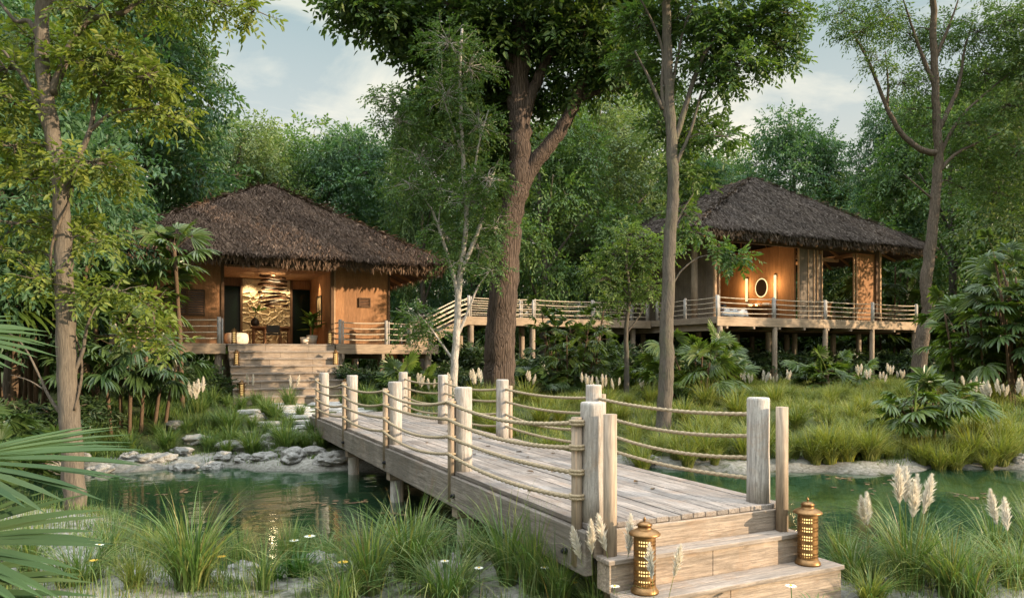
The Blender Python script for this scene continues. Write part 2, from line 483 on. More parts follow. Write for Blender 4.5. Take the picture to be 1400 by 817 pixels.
sep = wn('SeparateXYZ'); wt.links.new(tc.outputs['Generated'], sep.inputs[0])
cc = wn('ValToRGB')          # thin evening overcast: cream low down, grey teal higher; unseen zenith brightened for extra ambient light
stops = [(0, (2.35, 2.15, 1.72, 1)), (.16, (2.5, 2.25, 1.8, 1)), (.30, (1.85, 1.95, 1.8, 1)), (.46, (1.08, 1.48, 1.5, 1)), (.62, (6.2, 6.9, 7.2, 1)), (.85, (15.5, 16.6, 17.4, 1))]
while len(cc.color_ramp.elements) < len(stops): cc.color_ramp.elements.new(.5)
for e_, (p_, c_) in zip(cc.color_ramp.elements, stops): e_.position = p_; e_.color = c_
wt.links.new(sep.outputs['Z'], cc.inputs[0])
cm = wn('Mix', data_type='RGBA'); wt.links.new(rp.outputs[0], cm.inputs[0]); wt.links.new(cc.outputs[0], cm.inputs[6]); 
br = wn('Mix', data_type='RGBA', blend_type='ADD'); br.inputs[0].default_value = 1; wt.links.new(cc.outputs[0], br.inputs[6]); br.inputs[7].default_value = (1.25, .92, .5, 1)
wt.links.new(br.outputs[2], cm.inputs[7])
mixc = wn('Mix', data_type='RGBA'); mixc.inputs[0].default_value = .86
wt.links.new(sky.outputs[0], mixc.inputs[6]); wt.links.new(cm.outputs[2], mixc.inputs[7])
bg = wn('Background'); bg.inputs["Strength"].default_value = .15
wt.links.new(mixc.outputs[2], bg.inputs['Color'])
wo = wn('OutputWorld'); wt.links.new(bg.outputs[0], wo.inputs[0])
scene.view_settings.view_transform = 'Standard'; scene.view_settings.look = 'None'
scene.view_settings.exposure = 1.22; scene.view_settings.gamma = 1
scene.view_settings.use_curve_mapping = False
scene.render.engine = 'CYCLES'
cy = scene.cycles
cy.max_bounces = 6; cy.diffuse_bounces = 3; cy.glossy_bounces = 3; cy.transmission_bounces = 4; cy.transparent_max_bounces = 8
cy.caustics_reflective = False; cy.caustics_refractive = False
cy.use_denoising = True
cy.sample_clamp_indirect = 6.0
try: cy.denoiser = 'OPENIMAGEDENOISE'
except Exception: pass

# ------------------------------------------------------------------ terrain
WZ = -.45
def sstep(a, b, x):
    t = np.clip((x - a) / (b - a), 0, 1); return t * t * (3 - 2 * t)
def Yn(X):
    return 9.3 + .35 * np.sin(.9 * X + 1) + .2 * np.sin(2.3 * X) + 2.4 * sstep(-4.6, -6.6, X) - .3 * sstep(2, 5, X)
def Yf(X):
    return 15.9 + .35 * np.sin(.7 * X) + .22 * np.sin(1.9 * X + 2) + .1 * np.sin(4.7 * X)
def gzc(X, Y):
    X = np.asarray(X, float); Y = np.asarray(Y, float)
    a, b = Yn(X), Yf(X)
    near = -.30 + .06 * np.sin(X * 1.3) * np.sin(Y * 1.1)
    d = Y - b
    far = WZ + .04 + .13 * sstep(0, .7, d) + .80 * sstep(.3, 6.5, d) + .12 * sstep(8, 20, d) + .05 * np.sin(X * .8 + 1) * np.sin(Y * .7) * sstep(.5, 3, d)
    far = far + 9.0 * sstep(70, 260, Y)
    bed = WZ - .05 - .62 * sstep(0, 3.4, np.minimum(Y - a, b - Y))
    z = np.where(Y < (a + b) / 2, near + (bed - near) * sstep(-1.0, .15, Y - a), bed + (far - bed) * sstep(-.2, .15, d))
    return z
def w2c(p, q):
    return CS * p - SN * q, SN * p + CS * q
def gz(p, q):
    return float(gzc(*w2c(p, q)))
def axis(lo, hi, st, far, k=1.25):
    a = list(np.arange(lo, hi + 1e-6, st)); s = st
    while a[-1] < far: s *= k; a.append(a[-1] + s)
    return a
ax = axis(0, 24, .24, 500); gx = np.array([-v for v in ax[:0:-1]] + ax)
gy = np.array([-60, -20, -5, 0, 2, 3.5, 5] + axis(6, 36, .2, 1500))
XX, YY = np.meshgrid(gx, gy)
ZZ = gzc(XX, YY)
jit = NR.normal(0, .012, ZZ.shape); ZZ = ZZ + np.where((YY > 5) & (YY < 40), jit, 0)
P = CS * XX + SN * YY; Q = -SN * XX + CS * YY
nx, ny = len(gx), len(gy)
idx = np.arange(nx * ny).reshape(ny, nx)
F4 = np.stack([idx[:-1, :-1], idx[:-1, 1:], idx[1:, 1:], idx[1:, :-1]], -1).reshape(-1, 4)
def _ground():
    n = NT('stream_bank_ground')
    at = n.n('Attribute', attribute_name='sand').outputs['Fac']
    at2 = n.n('Attribute', attribute_name='bed').outputs['Fac']
    v = n.coord()
    a = n.noise(v, 1.6, 7, .65, .4); b = n.noise(v, 14, 6, .7); c = n.noise(v, .6, 5, .6)
    sand = n.ramp(b, [(.3, (.12, .115, .09)), (.7, (.33, .32, .29))])
    soil = n.ramp(b, [(.3, (.035, .045, .016)), (.55, (.06, .072, .025)), (.75, (.11, .095, .05))])
    f = n.math('ADD', at, n.math('MULTIPLY', n.math('SUBTRACT', a, .5), 1.6), True)
    f = n.ramp(f, [(.40, (0, 0, 0)), (.58, (1, 1, 1))])
    col = n.mix(f, soil, sand)
    alg = n.ramp(a, [(.35, (.016, .036, .016)), (.6, (.045, .075, .036)), (.78, (.12, .13, .08))])
    fb = n.math('ADD', at2, n.math('MULTIPLY', n.math('SUBTRACT', b, .5), .5), True)
    col = n.mix(fb, col, alg)
    zz = n.n('SeparateXYZ', {'Vector': n.n('TexCoord').outputs['Object']}).outputs['Z']
    wet = n.n('MapRange', {'Value': n.math('ADD', zz, n.math('MULTIPLY', n.math('SUBTRACT', b, .5), .12)), 'From Min': -.46, 'From Max': -.30, 'To Min': .45, 'To Max': 1.0}).outputs[0]
    wet = n.math('MAXIMUM', wet, n.math('LESS_THAN', zz, -.47))
    cw = n.n('CombineColor', {0: wet, 1: wet, 2: wet}).outputs[0]
    col = n.mix(1.0, col, cw, 'MULTIPLY')
    return n.done(n.n('BsdfPrincipled', {'Base Color': col, 'Roughness': .95, 'Specular IOR Level': .1, 'Normal': n.bump(n.math('ADD', a, n.math('MULTIPLY', b, .4)), .6, .06)}))
go = np_mesh('ground', np.stack([P, Q, ZZ], -1).reshape(-1, 3), F4, _ground(), smooth=True)
tag(go, kind='structure')
dn = Yn(XX) - YY; df = YY - Yf(XX)
sand = np.where(df > -3, np.where(XX > -1, .56, .8) * sstep(1.5, .2, df), 0) + .62 * (dn > -.5) + np.where((df > 0) & (df < 12), .16, 0) + np.where((dn > 2.5), -.2, 0)
sand += np.where((df > 0) & (df < 6) & (XX < -2.0) & (XX > -7.5), .22, 0)
bed = np.where(XX < -1, sstep(.1, 1.4, np.minimum(-dn, -df)), sstep(.9, 3.6, np.minimum(-dn, -df)))
for nm, arr in (('sand', sand), ('bed', bed)):
    at = go.data.attributes.new(nm, 'FLOAT', 'POINT'); at.data.foreach_set('value', np.clip(arr, 0, 1).astype(np.float32).ravel())

def _water():
    n = NT('stream_water')
    v = n.coord((1, 1, 1))
    mp = n.n('Mapping', {'Vector': n.n('TexCoord').outputs['Object']}); mp.inputs['Rotation'].default_value = (0, 0, TH); mp.inputs['Scale'].default_value = (.5, 1.25, 1)
    a = n.noise(mp.outputs[0], 2.2, 3, .5, .6); b = n.noise(mp.outputs[0], 9, 2, .5, .3)
    h = n.math('ADD', a, n.math('MULTIPLY', b, .10))
    bp = n.bump(h, .085, .10)
    fr = n.n('Fresnel', {'IOR': 1.5, 'Normal': bp}).outputs[0]
    fr = n.math('MULTIPLY', fr, 1.0, True)
    tr = n.n('BsdfTransparent', {'Color': (.48, .74, .54)})
    df = n.n('BsdfDiffuse', {'Color': (.02, .05, .026)})
    body = n.n('MixShader', {0: .34, 1: tr.outputs[0], 2: df.outputs[0]})
    gl = n.n('BsdfGlossy', {'Color': (1, 1, 1), 'Roughness': .035, 'Normal': bp})
    return n.done(n.n('MixShader', {0: fr, 1: body.outputs[0], 2: gl.outputs[0]}))
wb = MB()
pts = []
for X, Y in ((-90, 6.5), (90, 6.5), (90, 18), (-90, 18)):
    a, b = c2w(X, Y); pts.append((a, b, WZ))
wb.quad(*pts)
tag(wb.build('stream_water', _water()), kind='structure')

# pale flagstone path from the boardwalk to the house stairs
mb = MB()
rr = random.Random(3)
def slab(mb, cx, cy, rx, ry, z, h, rr, n=9):
    a0 = rr.random() * 6
    ring = []
    for k in range(n):
        a = a0 + 2 * PI * k / n; r = rr.uniform(.82, 1.08)
        ring.append((cx + math.cos(a) * rx * r, cy + math.sin(a) * ry * r))
    vs = [(x, y, z) for x, y in ring] + [(cx + (x - cx) * .94, cy + (y - cy) * .94, z + h) for x, y in ring]
    fs = [tuple(range(n, 2 * n))] + [(k, (k + 1) % n, n + (k + 1) % n, n + k) for k in range(n)]
    mb.add(vs, fs)
for i in range(9):
    for j in range(2):
        x = 3.75 + j * 1.35 + rr.uniform(-.15, .15) - .05 * i; y = 19.9 + i * .55 + rr.uniform(-.08, .08)
        slab(mb, x, y, .62, .27, gz(x, y) - .02, .075, rr)
for (x, y, rx, ry) in ((2.9, 20.1, .5, .35), (2.5, 20.9, .45, .3), (3.0, 21.8, .45, .32), (2.3, 22.4, .5, .3), (6.3, 19.8, .4, .35)):
    slab(mb, x, y, rx, ry, gz(x, y) - .02, .1, rr)
tag(mb.build('stone_path', M['paving'], bevel=.02), kind='structure')

# ------------------------------------------------------------------ lantern prototype
def lantern_body():
    mb = MB()
    n = 26; r = .098
    rows = [.055]
    solid = []
    z = .055
    cells = []
    cells.append((z, z + .02, False)); z += .02
    for gI in range(5):
        for h in range(2):
            cells.append((z, z + .017, True)); z += .017
            cells.append((z, z + .014, False)); z += .014
        cells.append((z, z + .028, False)); z += .028
    top = z
    for z0, z1, hole in cells:
        for k in range(n):
            for (f0, f1, hc) in ((0, .42, False), (.42, 1, True)):
                if hole and hc: continue
                a0 = 2 * PI * (k + f0) / n; a1 = 2 * PI * (k + f1) / n
                p = [(r * math.cos(a), r * math.sin(a), zz) for a, zz in ((a0, z0), (a1, z0), (a1, z1), (a0, z1))]
                mb.quad(*p)
    return mb, top
def make_lantern(label, cat='lantern', group=None):
    t = thing('brass_lantern', label, cat, (0, 0, 0), group)
    mb, top = lantern_body()
    o = mb.build('perforated_body', M['brass'], t)
    s = o.modifiers.new('thick', 'SOLIDIFY'); s.thickness = .006
    b = MB(); b.lathe([(0, 0), (.125, 0), (.125, .014), (.112, .03), (.1, .056), (0, .056)], n=28); b.build('base', M['brass'], t)
    l = MB(); l.lathe([(.085, top), (.138, top), (.142, top + .012), (.12, top + .03), (.075, top + .05), (.062, top + .054), (.062, top + .085), (.07, top + .09), (.045, top + .112), (.012, top + .12), (0, top + .12)], n=28)
    lo = l.build('lid', M['brass'], t)
    f = MB(); f.lathe([(.006, top + .118), (.006, top + .13), (.014, top + .138), (.012, top + .147), (.004, top + .16), (0, top + .17)], n=10); f.build('finial', M['brass'], t)
    g = MB(); g.tube([(0, 0, .075), (0, 0, top - .03)], .05, 14); g.build('light_tube', M['lampcore'], t)
    return t
lan = make_lantern('brass perforated lantern on the lowest boardwalk step, beside the pampas grass plumes', 'lantern', 'brass lanterns on steps')
lan.location = (3.85, 5.27, .004)
KL = .97
lan.scale = (1.0, 1.0, KL)
lan2 = copy_tree(lan); lan2.location = (5.86, 5.27, .004)
lan2['label'] = 'brass perforated lantern on the lowest boardwalk step, under the stout post at its open-water end'

# ------------------------------------------------------------------ boardwalk
DZ = .55
bw = thing('boardwalk_bridge', 'weathered timber boardwalk bridge with rope railings crossing the stream', 'bridge', (4.7, 12.5, -.45))
mb = MB(); rr = random.Random(5)
p0, p1 = 3.50, 5.90; npl = 16; w = (p1 - p0) / npl
Q0, Q1 = 5.60, 19.5
for i in range(npl):
    q = Q0 + .03 - rr.uniform(0, 2.2) if i % 2 else Q0 + .03
    first = True
    while q < Q1:
        ln = rr.uniform(2.6, 4.4)
        a, b = max(q, Q0 + .03), min(q + ln - .006, Q1)
        if b - a > .05:
            dz = rr.uniform(-.004, .004)
            mb.box(p0 + i * w + .004, p0 + (i + 1) * w - .004, a, b, DZ - .05 + dz, DZ + dz)
        q += ln
mb.m = 1
for i in range(npl):
    for q in np.arange(Q0 + .16, 15, 1.35):
        for dx in (.035, w - .035):
            x = p0 + i * w + dx + rr.uniform(-.006, .006); y = q + rr.uniform(-.015, .015)
            mb.add([(x + .0085 * math.cos(a), y + .0085 * math.sin(a), DZ + .0055) for a in (0, 1.05, 2.09, 3.14, 4.19, 5.24)], [(0, 1, 2, 3, 4, 5)])
mb.build('deck', [M['deck'], M['iron']], bw, bevel=.006)
for x0, x1 in ((3.44, 3.53), (5.87, 5.96)):
    mb = MB()
    mb.box(x0, x1, Q0 + .02, 12.4, DZ - .46, DZ - .055); mb.box(x0, x1, 12.404, Q1, DZ - .46, DZ - .055)
    mb.build('side_beam', M['fascia'], bw, bevel=.012)
mb = MB(); mb.box(3.54, 5.86, Q0, Q0 + .06, DZ - .30, DZ - .054); mb.build('front_beam', M['riser'], bw, bevel=.01)
for x in (4.1, 4.7, 5.3):
    mb = MB(); mb.box(x - .06, x + .06, Q0 + .07, Q1, DZ - .35, DZ - .056); mb.build('joist', M['fascia'], bw)
# steps
def step(x0, x1, ya, yb, z0, z1, nm):
    mb = MB()
    nb = 2
    for i in range(nb):
        a = ya + (yb - ya) * i / nb; b = ya + (yb - ya) * (i + 1) / nb - .005
        mb.box(x0 - .02, x1 + .02, a - (.025 if i == 0 else 0), b, z1 - .045, z1)
    o = mb.build(nm, M['tread'], bw, bevel=.008)
    r = MB()
    xs = [x0, x0 + (x1 - x0) * rr.uniform(.4, .6), x1]
    for a, b in zip(xs[:-1], xs[1:]):
        r.box(a + .002, b - .002, ya, ya + .05, z0, z1 - .047)
    r.box(x0, x0 + .04, ya + .052, yb, z0, z1 - .047); r.box(x1 - .04, x1, ya + .052, yb, z0, z1 - .047)
    ro = r.build('riser', M['riser'], o, bevel=.006)
step(3.56, 5.90, 5.40, 5.60, -.02, .285, 'step')
step(3.58, 6.14, 5.10, 5.395, -.45, .0, 'step')
# posts, slim poles and ropes
LP, RP = 3.63, 5.70
qs = [5.78, 9.05, 12.25, 15.45, 18.5]
def stout(x, y, z0, z1, r, seed):
    mb = MB(); rr = random.Random(seed)
    pts = [(x, y, z0), (x, y, z0 + .3), (x + rr.uniform(-.006, .006), y, (z0 + z1) / 2), (x, y, z1 - .03), (x, y, z1 - .008), (x, y, z1)]
    mb.tube(pts, [r * 1.03, r * 1.01, r * .99, r, r * .97, r * .88], 20, True, True, .012, .02, seed)
    return mb
for i, q in enumerate(qs):
    for s, x in ((-1, LP), (1, RP)):
        o = stout(x, q, DZ - .03 if s > 0 or i else DZ - .03, DZ + 1.11 + rr.uniform(-.02, .02), .118, 10 * i + s + 3).build('post', M['post'], bw)
        if i > 0 or s < 0:
            sp = MB(); xo = x + s * .165
            sp.tube([(xo, q + .02, DZ - .4), (xo, q + .02, DZ + .98)], .05, 12, True, True, .02)
            sp.build('slim_pole', M['pole'], bw)
for x in (LP + .03, RP + .085):
    sp = MB(); sp.tube([(x, 5.535, .285 if x > 5 else -.1), (x, 5.535, DZ + 1.02)], .062, 14, True, True, .015); sp.build('slim_pole', M['pole'], bw)
def twist_rope(pts, r=.021, pitch=.11, n=9, step_=.022):
    # resample
    P_ = [Vector(p) for p in pts]; out = []
    acc = 0
    for a, b in zip(P_[:-1], P_[1:]):
        L = (b - a).length; k = max(1, int(L / step_))
        for j in range(k): out.append(a.lerp(b, j / k))
    out.append(P_[-1])
    vs = []; s_ = 0
    for i, p in enumerate(out):
        d = (out[min(i + 1, len(out) - 1)] - out[max(i - 1, 0)]).normalized()
        s = d.cross(Vector((0, 0, 1))).normalized(); u = s.cross(d)
        if i: s_ += (p - out[i - 1]).length
        for k in range(n):
            a = 2 * PI * k / n
            rad = r * (1 + .24 * math.cos(3 * (a - 2 * PI * s_ / (pitch * 3))))
            vs.append(p + (s * math.cos(a) + u * math.sin(a)) * rad)
    fs = []
    for i in range(len(out) - 1):
        for k in range(n):
            fs.append((i * n + k, i * n + (k + 1) % n, (i + 1) * n + (k + 1) % n, (i + 1) * n + k))
    return vs, fs
for s, x in ((-1, LP), (1, RP)):
    xr = x - .165 - .055 if s < 0 else x + .02
    for j in range(4):
        h = DZ + [.93, .70, .47, .24][j]
        pts = []
        for a, b in zip(qs[:-1], qs[1:]):
            sag = (.045 + .075 * rr.random())
            for k in range(14):
                t = k / 14
                pts.append((xr, a + (b - a) * t, h - sag * 4 * t * (1 - t)))
        pts.append((xr, qs[-1], h))
        mb = MB(); v, f = twist_rope(pts); mb.add(v, f, True)
        if s < 0:       # a lashing round each slim pole
            for q in qs:
                for z in ((-.014, .014) if q < 6 else (0,)):
                    ring = [(x - .165 + .062 * math.cos(a), q + .02 + .062 * math.sin(a), h + z) for a in [2 * PI * k / 16 for k in range(17)]]
                    mb.tube(ring, .016, 7)
        mb.build('rope', M['rope'], bw)
# piers
for i, q in enumerate([9.05, 12.25, 15.45, 18.4]):
    cb = MB(); cb.box(3.50, 5.92, q - .1, q + .1, DZ - .62, DZ - .465); cb.build('cross_beam', M['riser'], bw, bevel=.012)
    for x in (3.66, 5.66):
        stout(x, q, -1.25, DZ - .622, .115, 60 + i).build('pier', M['post'], bw)
for q in (5.95, 8.9, 12.2, 15.4, 18.4):
    b = MB(); b.tube([(3.44, q, DZ - .3), (3.405, q, DZ - .3)], .03, 10); b.tube([(3.405, q, DZ - .3), (3.385, q, DZ - .3)], .018, 8); b.build('bolt', M['iron'], bw)
# dead leaves lying on the deck and steps
v = []; N = 26
pos = np.stack([NR.uniform(3.7, 5.7, N), NR.uniform(5.9, 14, N), np.full(N, DZ + .012)], 1)
az = NR.uniform(0, 6.3, N)
v, f = leaf_geo(pos, np.stack([np.cos(az), np.sin(az), NR.uniform(0, .25, N)], 1), np.stack([NR.normal(0, .2, N), NR.normal(0, .2, N), np.ones(N)], 1), NR.uniform(.06, .12, N), .05, True, .25, .1)
tag(np_mesh('fallen_leaves', v, f, M['deadleaf']), 'brown fallen leaves scattered over the boardwalk planks', 'leaves', kind='stuff')
# ------------------------------------------------------------------ thatched roofs
def thatched(parent, x0, x1, y0, y1, ze, rx, ra, rb, zr, mat, seed, nfront, nside, Ls=(.34, .62), ws=(.05, .095), thick=.34, fringe=1.0):
    rng = np.random.default_rng(seed)
    e = [Vector((x0, y0, ze)), Vector((x1, y0, ze)), Vector((x1, y1, ze)), Vector((x0, y1, ze))]
    r0, r1 = Vector((rx, ra, zr)), Vector((rx, rb, zr))
    mb = MB()
    top = e + [r0, r1]
    d = Vector((0, 0, -thick))
    low = [p + d for p in e]; low = [Vector((rx + (p.x - rx) * .985, (ra + rb) / 2 + (p.y - (ra + rb) / 2) * .985, p.z)) for p in low] + [r0 + d, r1 + d]
    mb.add(top + low, [(0, 1, 4), (1, 2, 5, 4), (2, 3, 5), (3, 0, 4, 5), (6, 10, 7), (7, 10, 11, 8), (8, 11, 9), (9, 11, 10, 6), (0, 6, 7, 1), (1, 7, 8, 2), (2, 8, 9, 3), (3, 9, 6, 0)])
    mb.build('roof_underside', M['thatchbase'], parent)
    V = []; F = []; nv = 0
    faces = [((e[0], e[1], r0, r0), nfront), ((e[3], e[0], r0, r1), nside[0]), ((e[1], e[2], r1, r0), nside[1]), ((e[2], e[3], r1, r1), nside[2])]
    # face given as (bottom a, bottom b, top b, top a)
    faces = [((e[0], e[1], r0, r0), nfront), ((e[3], e[0], r0, r1), nside[0]), ((e[1], e[2], r1, r0), nside[1]), ((e[2], e[3], r1, r1), nside[2])]
    def emit(pos, dd, nn, L, w, curl=.05):
        nonlocal nv
        v, f = leaf_geo(pos, dd, nn, L, w, False, .18, curl)
        V.append(v); F.append(f + nv); nv += len(v)
    for (a, b, tb, ta), n in faces:
        a, b, tb, ta = [np.array(p) for p in (a, b, tb, ta)]
        u = rng.uniform(0, 1, n * 2); t = rng.uniform(0, 1, n * 2)
        # area weighting
        wid = (1 - t) * np.linalg.norm(b - a) + t * np.linalg.norm(tb - ta)
        keep = rng.uniform(0, 1, n * 2) < wid / np.linalg.norm(b - a)
        u, t = u[keep], t[keep]
        lo = a + (b - a) * u[:, None]; hi = ta + (tb - ta) * u[:, None]
        pos = lo + (hi - lo) * t[:, None]
        nrm = np.cross(b - a, ta - a); nrm = nrm / np.linalg.norm(nrm)
        if nrm[2] < 0: nrm = -nrm
        down = np.cross(np.cross(nrm, [0, 0, -1.0]), nrm); down /= np.linalg.norm(down)
        lat = np.cross(nrm, down)
        N = len(pos)
        bumpy = .05 * np.sin(pos[:, 0] * 2.3 + pos[:, 1] * 1.1) * np.sin(pos[:, 2] * 3 + pos[:, 0])
        dd = down + lat * rng.normal(0, .28, (N, 1)) + nrm * rng.uniform(.05, .28, (N, 1))
        nn = nrm + lat * rng.normal(0, .45, (N, 1))
        pos = pos + nrm * (rng.uniform(-.02, .09, (N, 1)) + bumpy[:, None])
        emit(pos, dd, nn, rng.uniform(*Ls, N), rng.uniform(*ws, N), .12)
        # eave fringe hanging off the edge
        k = int(np.linalg.norm(b - a) * 110 * fringe)
        u = rng.uniform(0, 1, k)
        pos = a + (b - a) * u[:, None]
        out = np.cross(b - a, [0, 0, 1.0]); out /= np.linalg.norm(out)
        if out @ nrm < 0: out = -out
        z = rng.uniform(-thick * .9, .06, (k, 1))
        pos = pos + np.concatenate([np.zeros((k, 2)), z], 1) + out * rng.uniform(-.14, .03, (k, 1)) - out * .10 * (z < -.15)
        dd = np.array([0, 0, -1.0]) + out * rng.uniform(.05, .7, (k, 1)) + np.cross(out, [0, 0, 1]) * rng.normal(0, .25, (k, 1))
        nn = out + rng.normal(0, .3, (k, 3))
        emit(pos, dd, nn, rng.uniform(.18, .36, k), rng.uniform(.04, .075, k), .05)
    # hip and ridge caps
    for a, b in ((e[0], r0), (e[1], r0), (e[2], r1), (e[3], r1), (r0, r1)):
        a, b = np.array(a), np.array(b); k = int(np.linalg.norm(b - a) * 90)
        u = rng.uniform(0, 1, (k, 1)); pos = a + (b - a) * u + rng.normal(0, .05, (k, 3)) + [0, 0, .05]
        dn = (a - b) / np.linalg.norm(a - b) if abs(a[2] - b[2]) > .1 else np.array([0, 0, -1.0])
        dd = dn + rng.normal(0, .45, (k, 3)); nn = np.array([0, 0, 1.0]) + rng.normal(0, .3, (k, 3))
        emit(pos, dd, nn, rng.uniform(.25, .45, k), rng.uniform(.05, .08, k), .1)
    return np_mesh('roof', np.concatenate(V), np.concatenate(F), mat, parent)

def railing(parent, a, b, nposts, h=.86, nr=4, twin=.11, mat='railx', end=True, start=True, r0=.065):
    """posts from a to b (base points) with thin rails"""
    a = Vector(a); b = Vector(b); d = (b - a); dn = Vector((d.x, d.y, 0)).normalized()
    for i in range(nposts):
        if (i == 0 and not start) or (i == nposts - 1 and not end): continue
        p = a.lerp(b, i / (nposts - 1)) if nposts > 1 else a
        mb = MB(); mb.tube([p - Vector((0, 0, .3)), p + Vector((0, 0, h + .08))], r0, 10, True, True, .02)
        q = p + dn * twin
        mb.tube([q - Vector((0, 0, .3)), q + Vector((0, 0, h + .04))], r0 * .5, 8)
        mb.build('rail_post', M['post'], parent)
    for j in range(nr):
        z = h * (1 - j / nr) - .02
        pts = []
        for i in range(nposts - 1):
            p = a.lerp(b, i / (nposts - 1)); q = a.lerp(b, (i + 1) / (nposts - 1))
            for k in range(6):
                t = k / 6; pts.append(p.lerp(q, t) + Vector((0, 0, z - .03 * 4 * t * (1 - t))))
        pts.append(b + Vector((0, 0, z)))
        mb = MB(); mb.tube(pts, .023, 6); mb.build('rail', M[mat], parent)

def pile(parent, x, y, ztop, r=.16, seed=0):
    stout(x, y, gz(x, y) - .4, ztop, r, seed).build('pile', M['pile'], parent)

def louvre(parent, x0, x1, y, z0, z1, n, leaves=1):
    mb = MB(); f = .045
    fr = MB()
    wl = (x1 - x0) / leaves
    back = MB(); back.box(x0, x1, y - .012, y - .006, z0, z1)
    for l in range(leaves):
        a, b = x0 + l * wl, x0 + (l + 1) * wl
        fr.box(a, a + f, y - .07, y - .013, z0, z1); fr.box(b - f - .002, b - .002, y - .07, y - .013, z0, z1)
        fr.box(a + f, b - f - .002, y - .07, y - .013, z0, z0 + f); fr.box(a + f, b - f - .002, y - .07, y - .013, z1 - f, z1)
        for k in range(n):
            z = z0 + f + (z1 - z0 - 2 * f) * (k + .5) / n; s = (z1 - z0 - 2 * f) / n * .22
            mb.add([(a + f, y - .062, z - s), (b - f - .002, y - .062, z - s), (b - f - .002, y - .02, z + s), (a + f, y - .02, z + s),
                    (a + f, y - .056, z - s - .008), (b - f - .002, y - .056, z - s - .008), (b - f - .002, y - .014, z + s - .008), (a + f, y - .014, z + s - .008)],
                   [(0, 1, 2, 3), (7, 6, 5, 4), (0, 4, 5, 1), (2, 6, 7, 3)])
    o = fr.build('louvred_window', M['frame'], parent, .004)
    mb.build('slats', M['slatx'], o); back.build('backing', M['dark'], o)

# ================================================================== the left house
FZ = 2.51
lh = thing('thatched_house', 'thatched timber house with broad stairs and an open lit hall, brown shaggy roof', 'house', (3.9, 28.5, .5))
FQ = 28.5
# decks
def deckpart(x0, x1, y0, y1, along='x'):
    mb = MB()
    n = max(2, int((y1 - y0) / .16))
    for i in range(n):
        a = y0 + (y1 - y0) * i / n; mb.box(x0, x1, a + .003, a + (y1 - y0) / n - .003, FZ - .06, FZ)
    mb.build('deck_boards', M['tread'], lh)
deckpart(-1.7, 1.96, 27.36, 28.42); deckpart(5.74, 9.8, 27.36, 28.42); deckpart(8.3, 9.8, 28.43, 31.6); deckpart(1.965, 5.735, 27.36, 28.42)
mb = MB(); mb.box(1.97, 5.8, 28.43, 32.85, FZ - .06, FZ - .002); mb.build('hall_floor', M['furn'], lh)
mb = MB(); mb.box(-1.72, 1.93, 27.28, 27.355, FZ - .36, FZ + .01); mb.build('front_beam', M['beamx'], lh, .012)
mb = MB(); mb.box(5.79, 9.82, 27.28, 27.355, FZ - .36, FZ + .01); mb.build('front_beam', M['beamx'], lh, .012)
mb = MB(); mb.box(9.805, 9.88, 27.29, 31.6, FZ - .36, FZ + .008); mb.build('side_beam', M['beamy'], lh, .012)
for x in (2.15, 6.05, 7.6, 9.5, -.2):
    mb = MB(); mb.box(x - .05, x + .05, 27.22, 36, FZ - .56, FZ - .362); mb.build('joist', M['beamy'], lh)
k = 0
for x, y in ((1.7, 27.5), (-1.2, 27.5), (.4, 28.6), (6.0, 27.5), (9.5, 27.5), (7.9, 28.6), (5.9, 29.2), (9.5, 31.3), (2.1, 29.2), (8.0, 33.5), (.0, 33.5), (4, 34), (6.8, 31.5)):
    k += 1; pile(lh, x, y, FZ - .365, .13 if k % 2 else .15, k)
# stairs: seven broad timber steps
NS = 8; SX0, SX1 = 1.99, 5.70
zb = .50; rise = (FZ - zb) / NS; run = .325
for i in range(NS):
    z1 = FZ - rise * i; y1 = 27.35 - run * i
    mb = MB()
    xa, xb = SX0 - .0 * i, SX1 + (.10 if i % 2 else .0)
    mb.box(xa, xb, y1 - run - .02 if i else y1 - run, y1 - .003, z1 - .06, z1 - .002 if i == 0 else z1)
    o = mb.build('step', M['tread'], lh, .012)
    r = MB(); cuts = [xa, xa + R.uniform(.8, 1.8), xa + R.uniform(2.2, 3.2), xb]
    for a, b in zip(cuts[:-1], cuts[1:]): r.box(a + .002, b - .002, y1 - run + .02, y1 - run + .09, z1 - rise - .03, z1 - .062)
    r.box(xa + .0, xa + .05, y1 - run + .092, y1 - .002, z1 - rise, z1 - .062)
    r.build('riser', M['riser'], o, .008)
for x in (SX0 + .3, SX1 - .3):
    mb = MB(); mb.add([(x - .06, 27.2, FZ - .3), (x + .06, 27.2, FZ - .3), (x - .06, 24.9, .35), (x + .06, 24.9, .35), (x - .06, 27.2, FZ - .8), (x + .06, 27.2, FZ - .8), (x - .06, 25.6, .3), (x + .06, 25.6, .3)],
                      [(0, 1, 3, 2), (4, 6, 7, 5), (0, 2, 6, 4), (1, 5, 7, 3), (0, 4, 5, 1)]); mb.build('stringer', M['beamy'], lh)
